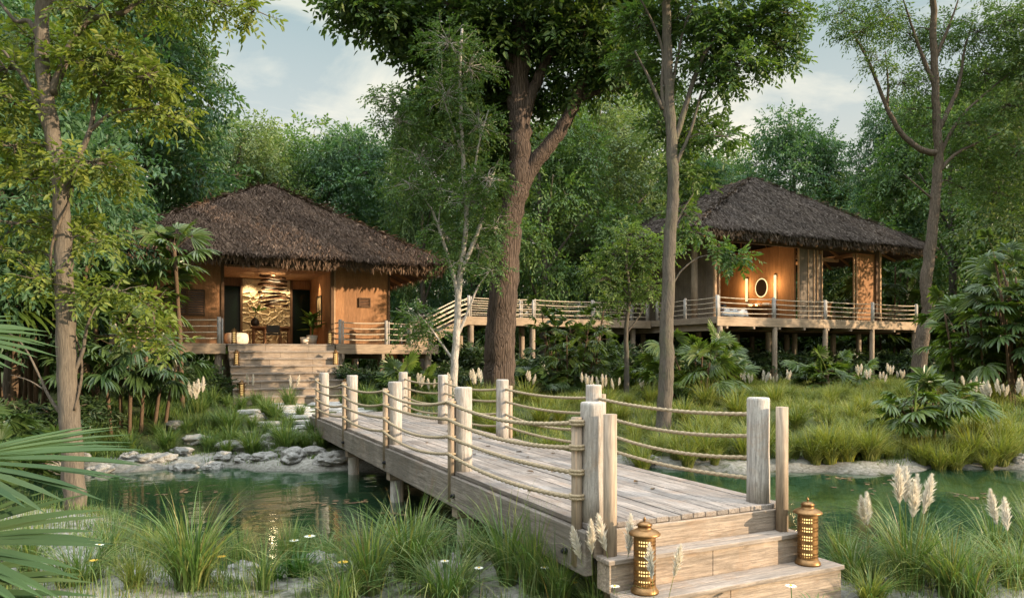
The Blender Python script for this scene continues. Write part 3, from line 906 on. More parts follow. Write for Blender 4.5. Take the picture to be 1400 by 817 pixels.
# walls
ZT = 5.75
def wallbox(nm, mat, *b):
    mb = MB(); mb.box(*b); return mb.build(nm, M[mat], lh)
wallbox('wall', 'wallx', -.42, 1.86, FQ, FQ + .1, FZ + .001, ZT)
wallbox('wall', 'wallx', 5.97, 8.2, FQ, FQ + .1, FZ + .001, ZT)
wallbox('wall', 'wally', 8.105, 8.205, FQ + .102, 36.2, FZ + .001, ZT)
wallbox('wall', 'wally', -.42, -.32, FQ + .102, 36.2, FZ + .001, ZT)
wallbox('wall', 'wallx', -.31, 8.1, 36.1, 36.2, FZ + .001, ZT)
wallbox('hall_side_wall', 'wally', 5.84, 5.96, FQ + .102, 32.95, FZ + .001, ZT)
wallbox('hall_side_wall', 'wally', 1.83, 1.93, FQ + .102, 32.95, FZ + .001, ZT)
wallbox('hall_ceiling', 'rafter', 1.94, 5.83, FQ + .2, 32.94, ZT - .35, ZT - .27)
wallbox('hall_header', 'wallx', 5.08, 5.83, 32.80, 32.9, FZ + 2.5, ZT - .36)
wallbox('hall_header', 'frame', 1.94, 2.9, 32.80, 32.9, FZ + 2.55, ZT - .36)
for a, b in ((1.94, 2.90), (5.06, 5.835)):
    wallbox('glass_panel', 'glass', a, b, 32.91, 32.93, FZ + .001, ZT - .36)
for x0 in (2.90, 4.96):
    wallbox('hall_post', 'frame', x0, x0 + .09, 32.7, 32.9, FZ + .002, ZT - .36)
for x0, x1 in ((1.862, 1.96), (5.85, 5.965)):
    wallbox('door_frame', 'frame', x0, x1, FQ - .06, FQ + .1, FZ + .002, ZT)
wallbox('door_frame', 'trimwood', 5.967, 6.03, FQ - .045, FQ - .004, FZ + .002, ZT)
for x0 in (-.44, 8.14):
    wallbox('corner_batten', 'frame', x0, x0 + .08, FQ - .05, FQ - .004, FZ + .002, ZT)
louvre(lh, .12, 1.32, FQ - .003, FZ + 1.02, FZ + 1.98, 10, 2)
louvre(lh, 6.95, 7.42, FQ - .003, FZ + 1.5, FZ + 1.88, 5, 1)
# carved stone panel: cells with raised rims
def carved(parent):
    rng = np.random.default_rng(4); x0, x1, z0, z1, y = 2.992, 4.955, FZ + .003, ZT - .38, 32.78
    n = 125; cx = rng.uniform(x0, x1, n); cz = z0 + (z1 - z0) * rng.uniform(0, 1, n); sc = .8 + .5 * (cz - z0) / (z1 - z0) + rng.uniform(-.2, .25, n)
    nx_, nz_ = 130, 200
    gx_, gz_ = np.meshgrid(np.linspace(x0, x1, nx_), np.linspace(z0, z1, nz_))
    d = np.sqrt(((gx_[..., None] - cx) * 1.0) ** 2 + ((gz_[..., None] - cz) * 1.1) ** 2) * sc
    d.sort(axis=-1)
    edge = d[..., 1] - d[..., 0]
    rim = np.exp(-(edge / .035) ** 2); hole = np.exp(-(d[..., 0] / .12) ** 2)
    hgt = .045 * rim - .075 * sstep(.0, .08, edge) + .008 * np.sin(gx_ * 9) * np.sin(gz_ * 7)
    top = sstep(z1 - 1.1, z1 - .1, gz_)
    hgt = hgt * (1 - .75 * top) + top * .005 * np.sin(gx_ * 5 + gz_ * 4)
    v = np.stack([gx_, y - hgt, gz_], -1).reshape(-1, 3)
    ii = np.arange(nx_ * nz_).reshape(nz_, nx_)
    f = np.stack([ii[:-1, :-1], ii[:-1, 1:], ii[1:, 1:], ii[1:, :-1]], -1).reshape(-1, 4)
    o = np_mesh('carved_stone_wall', v, f, M['carved'], parent, True)
carved(lh)
wallbox('hall_back', 'frame', 2.992, 4.955, 32.9, 32.95, FZ + .002, ZT - .36)
thatched(lh, -2.25, 9.95, 26.75, 38.4, 5.72, 3.85, 31.7, 33.2, 9.22, M['thatchL'], 21, 46000, (14000, 20000, 500), (.28, .5), (.04, .075))
for i in range(9):
    x = -1.9 + i * 1.45
    mb = MB(); mb.bar((x, 26.95, 5.30), (3.85 + (x - 3.85) * .55, 29.2, 6.75), .07, .1); mb.build('rafter', M['rafter'], lh)
for i in range(7):
    y = 27.4 + i * 1.5
    mb = MB(); mb.bar((9.75, y, 5.30), (7.2, 32.4 + (y - 32.4) * .6, 6.65), .07, .1); mb.build('rafter', M['rafter'], lh)
# railings
railing(lh, (-1.6, 27.42, FZ), (1.72, 27.42, FZ), 2)
railing(lh, (5.98, 27.42, FZ), (9.55, 27.42, FZ), 3)
mb = MB(); mb.tube([(9.68, 27.42, FZ + .84), (9.68, 29.4, FZ + .84)], .023, 6)
for j in range(4):
    mb = MB(); z = .84 - .21 * j; mb.tube([(9.66, 27.42, FZ + z), (9.66, 29.45, FZ + z)], .023, 6); mb.build('rail', M['railx'], lh)
    mb = MB(); mb.tube([(6.0, 27.5, FZ + z), (6.0, 28.4, FZ + z)], .023, 6); mb.build('rail', M['railx'], lh)

# stair lanterns
def stair_lantern(x, z, y, lab):
    l = copy_tree(lan); l.location = (x, y, z); l.scale = (.92, .92, .82); l['label'] = lab
yof = lambda i: 27.35 - run * (i + .5)
stair_lantern(2.2, FZ, yof(0), 'small brass lantern glowing on the top stair beside the cream pouf')
stair_lantern(5.55, FZ, yof(0), 'small brass lantern glowing on the top stair below the potted plant')
stair_lantern(2.2, FZ - 3 * rise, yof(3), 'small brass lantern midway up the stairs, on the side of the dark leafy shrub')
stair_lantern(5.55, FZ - 3 * rise, yof(3), 'small brass lantern midway up the stairs, on the side away from the dark leafy shrub')
stair_lantern(2.25, FZ - 7 * rise, yof(7), 'small brass lantern on the bottom stair next to the grass and dark shrub')
stair_lantern(5.6, FZ - 7 * rise, yof(7), 'small brass lantern on the bottom stair, seen behind the last boardwalk post')

# ------------------------------------------------------------------ in the hall
t = thing('writing_desk', 'dark wooden writing desk before the carved stone wall', 'desk', (4.0, 31.4, FZ))
mb = MB(); mb.box(3.2, 4.75, 31.15, 31.7, FZ + .72, FZ + .78); mb.build('desk_top', M['furn'], t, .006)
for x in (3.26, 4.66):
    for y in (31.2, 31.62):
        mb = MB(); mb.box(x, x + .06, y, y + .06, FZ, FZ + .718); mb.build('leg', M['furn'], t)
mb = MB(); mb.box(3.325, 4.655, 31.62, 31.66, FZ + .6, FZ + .716); mb.build('apron', M['furn'], t)
t = thing('low_bench', 'low dark wooden bench beside the writing desk', 'bench', (2.6, 31.4, FZ))
mb = MB(); mb.box(2.1, 3.15, 31.1, 31.6, FZ + .42, FZ + .48); mb.build('seat', M['furn'], t, .006)
for x in (2.14, 3.05):
    for y in (31.14, 31.5):
        mb = MB(); mb.box(x, x + .06, y, y + .06, FZ, FZ + .418); mb.build('leg', M['furn'], t)
t = thing('desk_chair', 'wooden armchair with dark seat back drawn up to the desk', 'chair', (3.95, 30.9, FZ))
mb = MB(); mb.box(3.68, 4.24, 30.62, 31.1, FZ + .42, FZ + .49); mb.build('seat', M['darkseat'], t, .02)
mb = MB(); mb.box(3.7, 4.22, 30.55, 30.6, FZ + .5, FZ + .80); mb.build('backrest', M['darkseat'], t, .02)
for x in (3.64, 4.245):
    for y in (30.56, 31.08):
        mb = MB(); mb.box(x, x + .045, y, y + .045, FZ, FZ + .62 if y > 31 else FZ + .66); mb.build('leg', M['furn'], t)
    mb = MB(); mb.box(x - .005, x + .05, 30.56, 31.13, FZ + .622 + (.04 if 0 else .0) + .042, FZ + .70); mb.build('armrest', M['furn'], t)
t = thing('dark_vase', 'dark round vase with a drooping leaf on the desk', 'vase', (3.35, 31.4, FZ + .78))
mb = MB(); mb.lathe([(0, 0), (.1, 0), (.17, .1), (.175, .2), (.12, .3), (.06, .34), (.05, .38)], (3.35, 31.4, FZ + .78), 18); mb.build('vase_body', M['dark'], t)
mb = MB(); mb.tube([(3.35, 31.4, FZ + 1.12), (3.38, 31.38, FZ + 1.35), (3.55, 31.36, FZ + 1.5)], .012, 5)
mb.build('stem', M['pot_leaf'], t)
v, f = leaf_geo(np.array([[3.5, 31.36, FZ + 1.45], [3.4, 31.36, FZ + 1.35], [3.42, 31.36, FZ + 1.4]]), np.array([[1, 0, .3], [-.6, 0, .8], [.4, -.3, .9]]), np.array([[0, -1, .5]] * 3), .35, .14, True)
np_mesh('leaves', v, f, M['pot_leaf'], t)
t = thing('round_pouf', 'cream bouclé pouf by the top of the house stairs', 'pouf', (2.45, 29.2, FZ))
mb = MB(); mb.lathe([(0, 0), (.34, 0), (.42, .06), (.44, .2), (.42, .36), (.36, .43), (.2, .45), (0, .45)], (2.45, 29.2, FZ), 26); mb.build('cushion', M['cream'], t)
def potted(x, y, z, s, seed, nm, lab):
    t = thing(nm, lab, 'potted plant', (x, y, z))
    mb = MB(); mb.lathe([(0, 0), (.15 * s, 0), (.21 * s, .36 * s), (.19 * s, .36 * s), (.18 * s, .33 * s), (0, .33 * s)], (x, y, z), 20); mb.build('pot', M['potwhite'], t)
    rng = np.random.default_rng(seed); n = 46
    h = rng.uniform(.35, 1.05, n) * s
    pos = np.stack([np.full(n, x) + rng.normal(0, .05, n), np.full(n, y) + rng.normal(0, .05, n), z + .3 * s + h * .75], 1)
    az = rng.uniform(0, 6.3, n); el = rng.uniform(.1, 1.2, n)
    d = np.stack([np.cos(az) * np.cos(el), np.sin(az) * np.cos(el), np.sin(el)], 1)
    v, f = leaf_geo(pos, d, np.stack([-np.cos(az) * .4, -np.sin(az) * .4, np.ones(n)], 1), rng.uniform(.35, .55, n) * s, .15 * s, True, .1, .3)
    np_mesh('leaves', v, f, M['pot_leaf'], t)
    mb = MB()
    for i in range(5): mb.tube([(x, y, z + .3 * s), (x + rng.normal(0, .06), y + rng.normal(0, .06), z + 1.1 * s)], .015 * s, 5)
    mb.build('stem', M['pot_leaf'], t)
potted(5.28, 29.3, FZ, 1.05, 3, 'potted_plant', 'broad leaved green plant in a cream pot at the hall wall')
t = thing('ceramic_pot', 'empty squat cream pot standing next to the potted plant', 'pot', (4.98, 29.25, FZ))
mb = MB(); mb.lathe([(0, 0), (.14, 0), (.18, .3), (.16, .3), (.14, .25), (0, .25)], (4.98, 29.25, FZ), 20); mb.build('pot_body', M['potwhite'], t)
t = thing('framed_painting', 'tall framed painting of a dark plant on the hall side wall', 'painting', (5.80, 30.7, FZ + 1.4))
mb = MB(); a, b, z0, z1 = 30.2, 31.15, FZ + .78, FZ + 2.06
for q in ((5.80, 5.838, a, a + .04, z0, z1), (5.80, 5.838, b - .04, b, z0, z1), (5.80, 5.838, a + .041, b - .041, z0, z0 + .04), (5.80, 5.838, a + .041, b - .041, z1 - .04, z1)): mb.box(*q)
mb.build('frame', M['iron'], t)
mb = MB(); mb.box(5.82, 5.836, a + .04, b - .04, z0 + .04, z1 - .04); cv = mb.build('canvas', M['canvas'], t)
mb = MB()
for s_, w_ in (((30.55, .95), (30.75, 1.5)), (.05, .05)),:
    pass
pp = [(5.816, 30.55, FZ + .86), (5.816, 30.7, FZ + 1.15), (5.816, 30.62, FZ + 1.4), (5.816, 30.78, FZ + 1.7), (5.816, 30.72, FZ + 1.92)]
for (p, q), w_ in zip(zip(pp[:-1], pp[1:]), (.05, .13, .11, .05)): mb.bar(p, q, .004, w_)
mb.bar((5.816, 30.7, FZ + 1.4), (5.816, 30.95, FZ + 1.58), .004, .09); mb.bar((5.816, 30.66, FZ + 1.2), (5.816, 30.4, FZ + 1.42), .004, .08)
mb.build('painted_plant', M['ink'], cv)
# stacked driftwood chandelier
t = thing('ring_chandelier', 'hanging chandelier of stacked driftwood rings before the carved wall', 'chandelier', (3.98, 30.5, ZT - .36))
rr = random.Random(8)
for i in range(8):
    z = FZ + 2.75 - i * .165; rx, ry = rr.uniform(.46, .62), rr.uniform(.36, .46); tx, ty = rr.uniform(-.09, .09), rr.uniform(-.06, .06)
    ox = rr.uniform(-.07, .07); pts = []
    for k in range(25):
        a = 2 * PI * k / 24; x, y = math.cos(a) * rx, math.sin(a) * ry
        pts.append((3.98 + x + ox, 30.5 + y, z + x * tx + y * ty + .02 * math.sin(3 * a + i)))
    mb = MB(); mb.tube(pts, [.035 + .018 * math.sin(k * .9 + i) for k in range(25)], 8, False, True, .06)
    o = mb.build('driftwood_ring', M['drift'], t)
    if i in (1, 3, 6):
        mb = MB(); mb.tube([(3.98 + (x - 3.98) * .86, 30.5 + (y - 30.5) * .86, zz + .03) for x, y, zz in pts], .016, 6); mb.build('light_strip', M['driftglow'], o)
mb = MB(); mb.tube([(3.98, 30.5, FZ + 1.6), (3.98, 30.5, ZT - .35)], .012, 6); mb.build('cord', M['iron'], t)
def lamp(nm, typ, loc, energy, col=(1, .76, .46), size=.1, target=None, cone=70):
    d = bpy.data.lights.new(nm, typ); d.energy = energy; d.color = col
    if typ == 'SPOT': d.spot_size = math.radians(cone); d.spot_blend = .6; d.shadow_soft_size = size
    elif typ == 'AREA': d.size = size
    else: d.shadow_soft_size = size
    o = bpy.data.objects.new(nm, d); COL.objects.link(o); o.location = loc
    if target is not None: o.rotation_euler = (Vector(loc) - Vector(target)).to_track_quat('Z', 'Y').to_euler()
    return o
lamp('hall_wall_spot', 'SPOT', (3.15, 32.3, ZT - .42), 60, target=(3.3, 32.8, FZ + 1.8), cone=75)
lamp('hall_wall_spot', 'SPOT', (4.0, 32.25, ZT - .42), 60, target=(4.0, 32.8, FZ + 1.2), cone=90)
lamp('hall_wall_spot', 'SPOT', (4.75, 32.3, ZT - .42), 50, target=(4.6, 32.8, FZ + 1.6), cone=75)
lamp('painting_spot', 'SPOT', (5.55, 30.7, ZT - .42), 60, target=(5.84, 30.7, FZ + 1.7), cone=55)
lamp('hall_downlight', 'SPOT', (3.9, 30.0, ZT - .40), 55, target=(3.9, 32.4, FZ + 1.1), cone=80)
lamp('chandelier_bulb', 'POINT', (3.98, 30.5, FZ + 2.1), 26, size=.15)

# ================================================================== raised walkway between the houses
WZK = 3.87
wk = thing('raised_walkway', 'raised timber walkway with stairs linking the two houses, on tall piles', 'walkway', (16, 31.4, .6))
mb = MB()
for i in range(64):
    a = 12.5 + 10.25 * i / 64; mb.box(a + .004, a + 10.25 / 64 - .004, 30.68, 32.2, WZK - .06, WZK)
mb.build('deck', M['tread'], wk)
mb = MB(); mb.box(12.5, 22.75, 30.6, 30.675, WZK - .38, WZK + .01); mb.build('front_beam', M['beamx'], wk, .012)
mb = MB(); mb.box(12.5, 22.75, 32.205, 32.28, WZK - .38, WZK + .01); mb.build('back_beam', M['beamx'], wk, .012)
railing(wk, (12.6, 30.74, WZK), (22.6, 30.74, WZK), 4, mat='railx', h=.9)
railing(wk, (12.6, 32.14, WZK), (22.6, 32.14, WZK), 4, mat='railx', h=.9)
for i, (x, y) in enumerate(((12.7, 30.75), (15.9, 30.75), (19.6, 30.75), (21.9, 31.0), (12.7, 32.1), (16.0, 32.1), (19.4, 32.1))): pile(wk, x, y, WZK - .385, .14, 200 + i)
x0, x1 = 9.9, 12.5
for y in (30.62, 32.2):
    mb = MB(); mb.bar((x0 - .1, y, FZ - .12), (x1 + .05, y, WZK - .16), .08, .34); mb.build('stringer', M['beamx'], wk, .01)
for i in range(7):
    x = x0 + (x1 - x0) * (i + .5) / 7; z = FZ + (WZK - FZ) * (i + 1) / 8
    mb = MB(); mb.box(x - .2, x + .2, 30.665, 32.155, z - .05, z); mb.build('stair_tread', M['tread'], wk)
for y in (30.7, 32.15):
    for j in range(4):
        z = .84 - .22 * j
        mb = MB(); mb.tube([(x0 - .15, y, FZ + z), (x1, y, WZK + z)], .025, 6); mb.build('rail', M['railx'], wk)
    for x, z in ((x0 - .1, FZ),):
        mb = MB(); mb.tube([(x, y, z - .3), (x, y, z + .95)], .065, 10); mb.build('rail_post', M['post'], wk)
pile(wk, 9.75, 30.9, FZ - .3, .12, 231)

# ================================================================== the right house
GZ = 3.87
rh = thing('stilt_house', 'large stilt house with grey thatched roof, open bathroom front and encircling rope-railed deck', 'house', (30, 31, .6))
DX0, DX1, DY0, DY1 = 22.8, 36.9, 25.65, 37.5
mb = MB(); n = 62
for i in range(n):
    a = DY0 + .09 + 11 * i / n; mb.box(DX0 + .09, DX1 - .09, a + .003, a + 11 / n - .003, GZ - .06, GZ)
mb.build('deck', M['tread'], rh)
for nm, b in (('front_beam', (DX0, DX1, DY0, DY0 + .08, GZ - .42, GZ + .01)),):
    mb = MB(); mb.box(b[0], 29.6, *b[2:]); mb.box(29.604, b[1], *b[2:]); mb.build(nm, M['beamx'], rh, .015)
mb = MB(); mb.box(DX0 + .002, DX0 + .082, DY0 + .082, DY1, GZ - .30, GZ + .008); mb.build('side_beam', M['beamy'], rh, .015)
mb = MB(); mb.box(DX0 + .15, DX0 + .25, DY0 + .3, DY1, GZ - .62, GZ - .302); mb.build('side_beam', M['beamy'], rh, .015)
mb = MB(); mb.box(DX1 - .082, DX1 - .002, DY0 + .082, DY1, GZ - .42, GZ + .008); mb.build('side_beam', M['beamy'], rh, .015)
for x in np.linspace(DX0 + .55, DX1 - .4, 9):
    mb = MB(); mb.box(x - .05, x + .05, DY0 - .05, DY1 - .1, GZ - .54, GZ - .424); mb.build('joist', M['beamy'], rh)
mb = MB(); mb.box(DX0 + .2, DX1 - .2, DY0 + 1.0, DY1 - .5, GZ - .6, GZ - .545); mb.build('floor_underside', M['frame'], rh)
k = 300
front = [W(px, 33.5, 0) for px in (985,)]
for px in (984, 1059, 1128, 1192, 1250):
    tt = (px - 700) / FPX; rat = (SN + CS * tt) / (CS - SN * tt); y = DY0 + .1
    pile(rh, rat * y, y, GZ - .43, .125, k); k += 1
for x, y in ((27.3, 27.0), (24.2, 28.6), (26.2, 29.8), (28.4, 30.4), (30.6, 28.4), (31.9, 30.2), (33.3, 28.2), (34.2, 27.3), (36.2, 28.9), (24.0, 33), (27, 33.6), (30, 34), (33, 34), (36, 34), (22.95, 29.3)):
    pile(rh, x, y, GZ - .61 if y > 27 else GZ - .61, .14, k); k += 1
HX0, HX1, HY0, HY1, HT = 23.9, 35.7, 27.2, 36.4, 8.05
def wb2(nm, mat, *b, bev=0):
    mb = MB(); mb.box(*b); return mb.build(nm, M[mat], rh, bev)
wb2('wall', 'greywall', HX0, HX0 + .12, HY0, HY1, GZ + .002, HT)
wb2('wall', 'wallx', HX0 + .125, 29.52, 33.4, 33.5, GZ + .002, HT + .3)
wb2('wall', 'wally', 29.6, 29.72, HY0 + .3, 33.5, GZ + .002, HT - .1)
wb2('wall', 'wally', HX1 - .1, HX1, HY0, 28.6, GZ + .002, HT)
wb2('wall', 'wally', HX1 - .1, HX1, 34.6, HY1, GZ + .002, HT)
wb2('wall', 'wallx', 34.0, HX1 - .105, HY0 + .004, HY0 + .1, GZ + .002, HT - .45)
wb2('wall', 'wallx', 29.73, 31.6, HY1 - .1, HY1, GZ + .002, HT)
wb2('corner_post', 'trimwood', HX0 - .004, HX0 + .13, HY0 - .14, HY0 - .004, GZ + .002, HT)
wb2('corner_post', 'trimwood', HX0 + .36, HX0 + .44, HY0 - .02, HY0 + .06, GZ + .002, HT - .35)
wb2('corner_post', 'frame', HX1 - .34, HX1 + .01, HY0 - .10, HY0 - .002, GZ + .002, HT)
wb2('corner_post', 'trimwood', HX1 - .1, HX1 + .02, HY0 - .16, HY0 - .104, GZ + .002, HT)
wb2('header_beam', 'frame', HX0 + .13, HX1 - .35, HY0 - .12, HY0 + .0, HT - .42, HT - .16, bev=.01)
wb2('header_beam', 'trimwood', 29.75, 34.0, HY0 + 1.2, HY0 + 1.32, HT - .75, HT - .55)
# folded shutter leaves beside the opening
for i, (a, b) in enumerate(((29.62, 30.28), (30.36, 30.72), (30.78, 31.0), (31.06, 31.36))):
    o = wb2('shutter_leaf', 'greywall', a + .03, b - .03, HY0 + .01 + i * .03, HY0 + .06 + i * .03, GZ + .01, HT - .43)
    mb = MB()
    mb.box(b - .028, b + .03, HY0 - .03 + i * .02, HY0 + .07 + i * .02, GZ + .008, HT - .428); mb.box(a - .03, a + .028, HY0 - .03 + i * .02, HY0 + .07 + i * .02, GZ + .008, HT - .428) if i == 0 else None
    mb.build('batten', M['trimwood'], o)
for x in (33.93, 33.7):
    wb2('batten', 'trimwood', x, x + .07, HY0 - .02, HY0 + .05, GZ + .004, HT - .43)
# balcony column on the side gallery
mb = MB(); mb.tube([(23.35, 27.9, GZ), (23.35, 27.9, HT - .2)], .16, 14, True, True, .02); mb.build('column', M['pile'], rh)
thatched(rh, 22.0, 38.9, 26.1, 38.6, 8.1, 30.4, 31.3, 33.4, 12.2, M['thatchR'], 33, 46000, (20000, 6000, 500), (.22, .42), (.035, .065), .34)
# visible rafters under the eaves
for i in range(17):
    x = 22.5 + i * 1.05
    mb = MB(); mb.bar((x, 26.25, 7.62), (30.35 + (x - 30.35) * .45, 29.6, 9.9), .08, .12); mb.build('rafter', M['rafter'], rh)
for i in range(13):
    x = 22.9 + i * 1.22
    mb = MB(); mb.bar((x, 38.4, 7.62), (30.35 + (x - 30.35) * .45, 35, 9.9), .08, .12); mb.build('rafter', M['rafter'], rh)
for i in range(8):
    y = 26.9 + i * 1.5
    mb = MB(); mb.bar((22.2, y, 7.62), (26.5, 32.3 + (y - 32.3) * .5, 9.95), .08, .12); mb.build('rafter', M['rafter'], rh)
    mb = MB(); mb.bar((38.7, y, 7.62), (34.6, 32.3 + (y - 32.3) * .5, 9.95), .08, .12); mb.build('rafter', M['rafter'], rh)
for y, z in ((27.9, 8.75), (29.2, 9.6)):
    mb = MB(); mb.box(26, 35, y, y + .1, z - .1, z); mb.build('purlin', M['rafter'], rh)
for x in (31.2, 33.6):
    mb = MB(); mb.box(x, x + .12, HY0 + .02, HY1 + .6, HT - .62, HT - .44); mb.build('tie_beam', M['rafter'], rh)
# railings
railing(rh, (DX0 + .1, DY0 + .12, GZ), (DX1 - .1, DY0 + .12, GZ), 5, h=.92, r0=.08)
railing(rh, (DX0 + .12, DY0 + .2, GZ), (DX0 + .12, DY0 + 4.6, GZ), 3, h=.92, start=False)
railing(rh, (DX1 - .12, DY0 + .2, GZ), (DX1 - .12, DY0 + 8, GZ), 4, h=.92, start=False)
# bathroom: mirror, wall lights, vanity, tub with towels
def ringx(cx, cy, cz, ry, rz, r, n=32):
    return [(cx, cy + ry * math.cos(2 * PI * k / n), cz + rz * math.sin(2 * PI * k / n)) for k in range(n + 1)]
MY, MZ = 29.75, 5.80
t = thing('oval_mirror', 'dark oval mirror with a glowing rim on the bathroom wall', 'mirror', (29.58, MY, MZ))
mb = MB(); rg = ringx(29.56, MY, MZ, .40, .47, 0)[:-1]; mb.add(rg + [(29.54, y, z) for _, y, z in rg], [tuple(range(32)), tuple(range(63, 31, -1))] + [(k, (k + 1) % 32, 32 + (k + 1) % 32, 32 + k) for k in range(32)]); mb.build('mirror_glass', M['mirror'], t)
mb = MB(); mb.tube(ringx(29.555, MY, MZ, .43, .50, 0), .028, 8, False); mb.build('glowing_rim', M['mirrorring'], t)
for y, lab in ((30.85, 'upright glowing wall light on the bathroom wall, on the bathtub side of the oval mirror'), (28.75, 'upright glowing wall light on the bathroom wall between the oval mirror and the shutters')):
    t = thing('wall_light', lab, 'wall light', (29.57, y, MZ), 'wall lights flanking the oval mirror')
    mb = MB(); mb.box(29.50, 29.57, y - .06, y + .06, MZ - .68, MZ + .60); mb.build('light_bar', M['lampbar'], t, .01)
    mb = MB(); mb.box(29.572, 29.598, y - .11, y + .11, MZ - .74, MZ + .66); mb.build('back_plate', M['brass'], t)
    lamp('wall_light_glow', 'POINT', (29.1, y, MZ + .1), 32, (1, .66, .32), .12)
lamp('lounge_rafter_fill', 'POINT', (32.6, 30.4, GZ + 3.0), 60, (1, .68, .36), .2)  # added fill light without a fixture, brightens the rafters above the lounge
lamp('vanity_glow', 'POINT', (29.1, MY, GZ + 1.0), 22, (1, .6, .24), .15)
t = thing('vanity_counter', 'wooden vanity counter below the oval mirror', 'vanity', (29.3, MY, GZ))
mb = MB(); mb.box(28.95, 29.58, 28.6, 31.0, GZ + .82, GZ + .90); mb.build('counter_top', M['chairwood'], t, .006)
mb = MB(); mb.box(29.0, 29.56, 28.7, 29.3, GZ + .02, GZ + .818); mb.build('cabinet', M['furn'], t)
mb = MB(); mb.box(29.0, 29.56, 30.4, 30.95, GZ + .02, GZ + .818); mb.build('cabinet', M['chairwood'], t)
for y, s in ((29.1, 1.0), (29.7, .8), (30.3, .9)):
    t = thing('wash_basin', {29.1: 'small white bowl on the vanity counter, at its shutter end', 29.7: 'smallest white bowl, under the middle of the oval mirror', 30.3: 'small white bowl on the vanity counter, at its bathtub end'}[y], 'bowl', (29.25, y, GZ + .9), 'white bowls on the vanity')
    mb = MB(); mb.lathe([(0, 0), (.09 * s, 0), (.17 * s, .08), (.19 * s, .15), (.17 * s, .15), (.1 * s, .03), (0, .02)], (29.25, y, GZ + .9), 18); mb.build('bowl_body', M['white'], t)
t = thing('massage_couch', 'low couch draped in white towels behind the deck railing', 'couch', (25.7, 28.2, GZ))
mb = MB(); mb.box(25.0, 26.6, 27.7, 28.6, GZ + .38, GZ + .52); mb.build('frame', M['furn'], t, .01)
for x in (25.05, 26.47):
    for y in (27.74, 28.5):
        mb = MB(); mb.box(x, x + .08, y, y + .08, GZ, GZ + .378); mb.build('leg', M['furn'], t)
mb = MB(); v = []
for i in range(15):
    for j in range(11):
        x = 24.92 + 1.76 * i / 14; y = 27.62 + 1.06 * j / 10
        ex = max(0, abs(i - 7) - 6) ; ey = max(0, abs(j - 5) - 4)
        z = GZ + .60 + .03 * math.sin(i * 1.2) * math.cos(j) - (.42 if ey or ex else 0)
        v.append((x, y + (.03 * math.sin(i * 1.7) if ey else 0), z))
mb.add(v, [(i * 11 + j, (i + 1) * 11 + j, (i + 1) * 11 + j + 1, i * 11 + j + 1) for i in range(14) for j in range(10)], True); o = mb.build('towel', M['white'], t)
s_ = o.modifiers.new('thick', 'SOLIDIFY'); s_.thickness = .03
mb = MB(); mb.tube([(25.2, 27.8, GZ + .68), (25.2, 28.5, GZ + .68)], .1, 12); mb.build('rolled_towel', M['dark'], t)
def wooden_chair(x, y, rot, lab):
    t = thing('wooden_chair', lab, 'chair', (x, y, GZ), 'chairs on the far deck')
    t.rotation_euler = (0, 0, rot)
    def bx(nm, *b):
        mb = MB(); mb.box(*b); m = mb.build(nm, M['chairwood'], None, .006); m.parent = t
    bx('seat', -.28, .28, -.28, .28, .38, .43)
    for a in (-.27, .22):
        bx('leg', a, a + .05, -.27, -.22, 0, .378); bx('leg', a, a + .05, .22, .27, 0, .378)
        bx('armrest', a, a + .05, -.3, .28, .60, .64); bx('arm_support', a, a + .05, -.28, -.23, .432, .598)
    mb = MB(); mb.add([(-.26, .24, .44), (.26, .24, .44), (.26, .5, 1.12), (-.26, .5, 1.12), (-.26, .28, .44), (.26, .28, .44), (.26, .54, 1.12), (-.26, .54, 1.12)], [(0, 1, 2, 3), (7, 6, 5, 4), (0, 4, 5, 1), (1, 5, 6, 2), (2, 6, 7, 3), (3, 7, 4, 0)])
    m = mb.build('backrest', M['chairwood'], None); m.parent = t
wooden_chair(33.0, 28.6, math.radians(-70), 'wooden lounge chair with tilted back on the far deck, nearer the wall panel')
wooden_chair(31.9, 28.4, math.radians(60), 'wooden lounge chair on the far deck, next to the folded shutters')
t = thing('low_table', 'low wooden table between the two lounge chairs', 'table', (32.45, 28.0, GZ))
mb = MB(); mb.box(32.1, 32.8, 27.8, 28.3, GZ + .38, GZ + .43); mb.build('table_top', M['chairwood'], t, .006)
for x in (32.12, 32.72):
    for y in (27.82, 28.22):
        mb = MB(); mb.box(x, x + .06, y, y + .06, GZ, GZ + .378); mb.build('leg', M['chairwood'], t)
# ------------------------------------------------------------------ trees
def catmull(pts, k=5):
    P_ = [np.array(p, float) for p in pts]
    if len(P_) < 3:
        return [P_[0] + (P_[-1] - P_[0]) * i / k for i in range(k + 1)]
    Q_ = [2 * P_[0] - P_[1]] + P_ + [2 * P_[-1] - P_[-2]]
    out = []
    for i in range(1, len(Q_) - 2):
        a, b, c, d = Q_[i - 1:i + 3]
        for j in range(k):
            t = j / k
            out.append(.5 * (2 * b + (c - a) * t + (2 * a - 5 * b + 4 * c - d) * t * t + (3 * b - a - 3 * c + d) * t ** 3))
    out.append(P_[-1]); return out

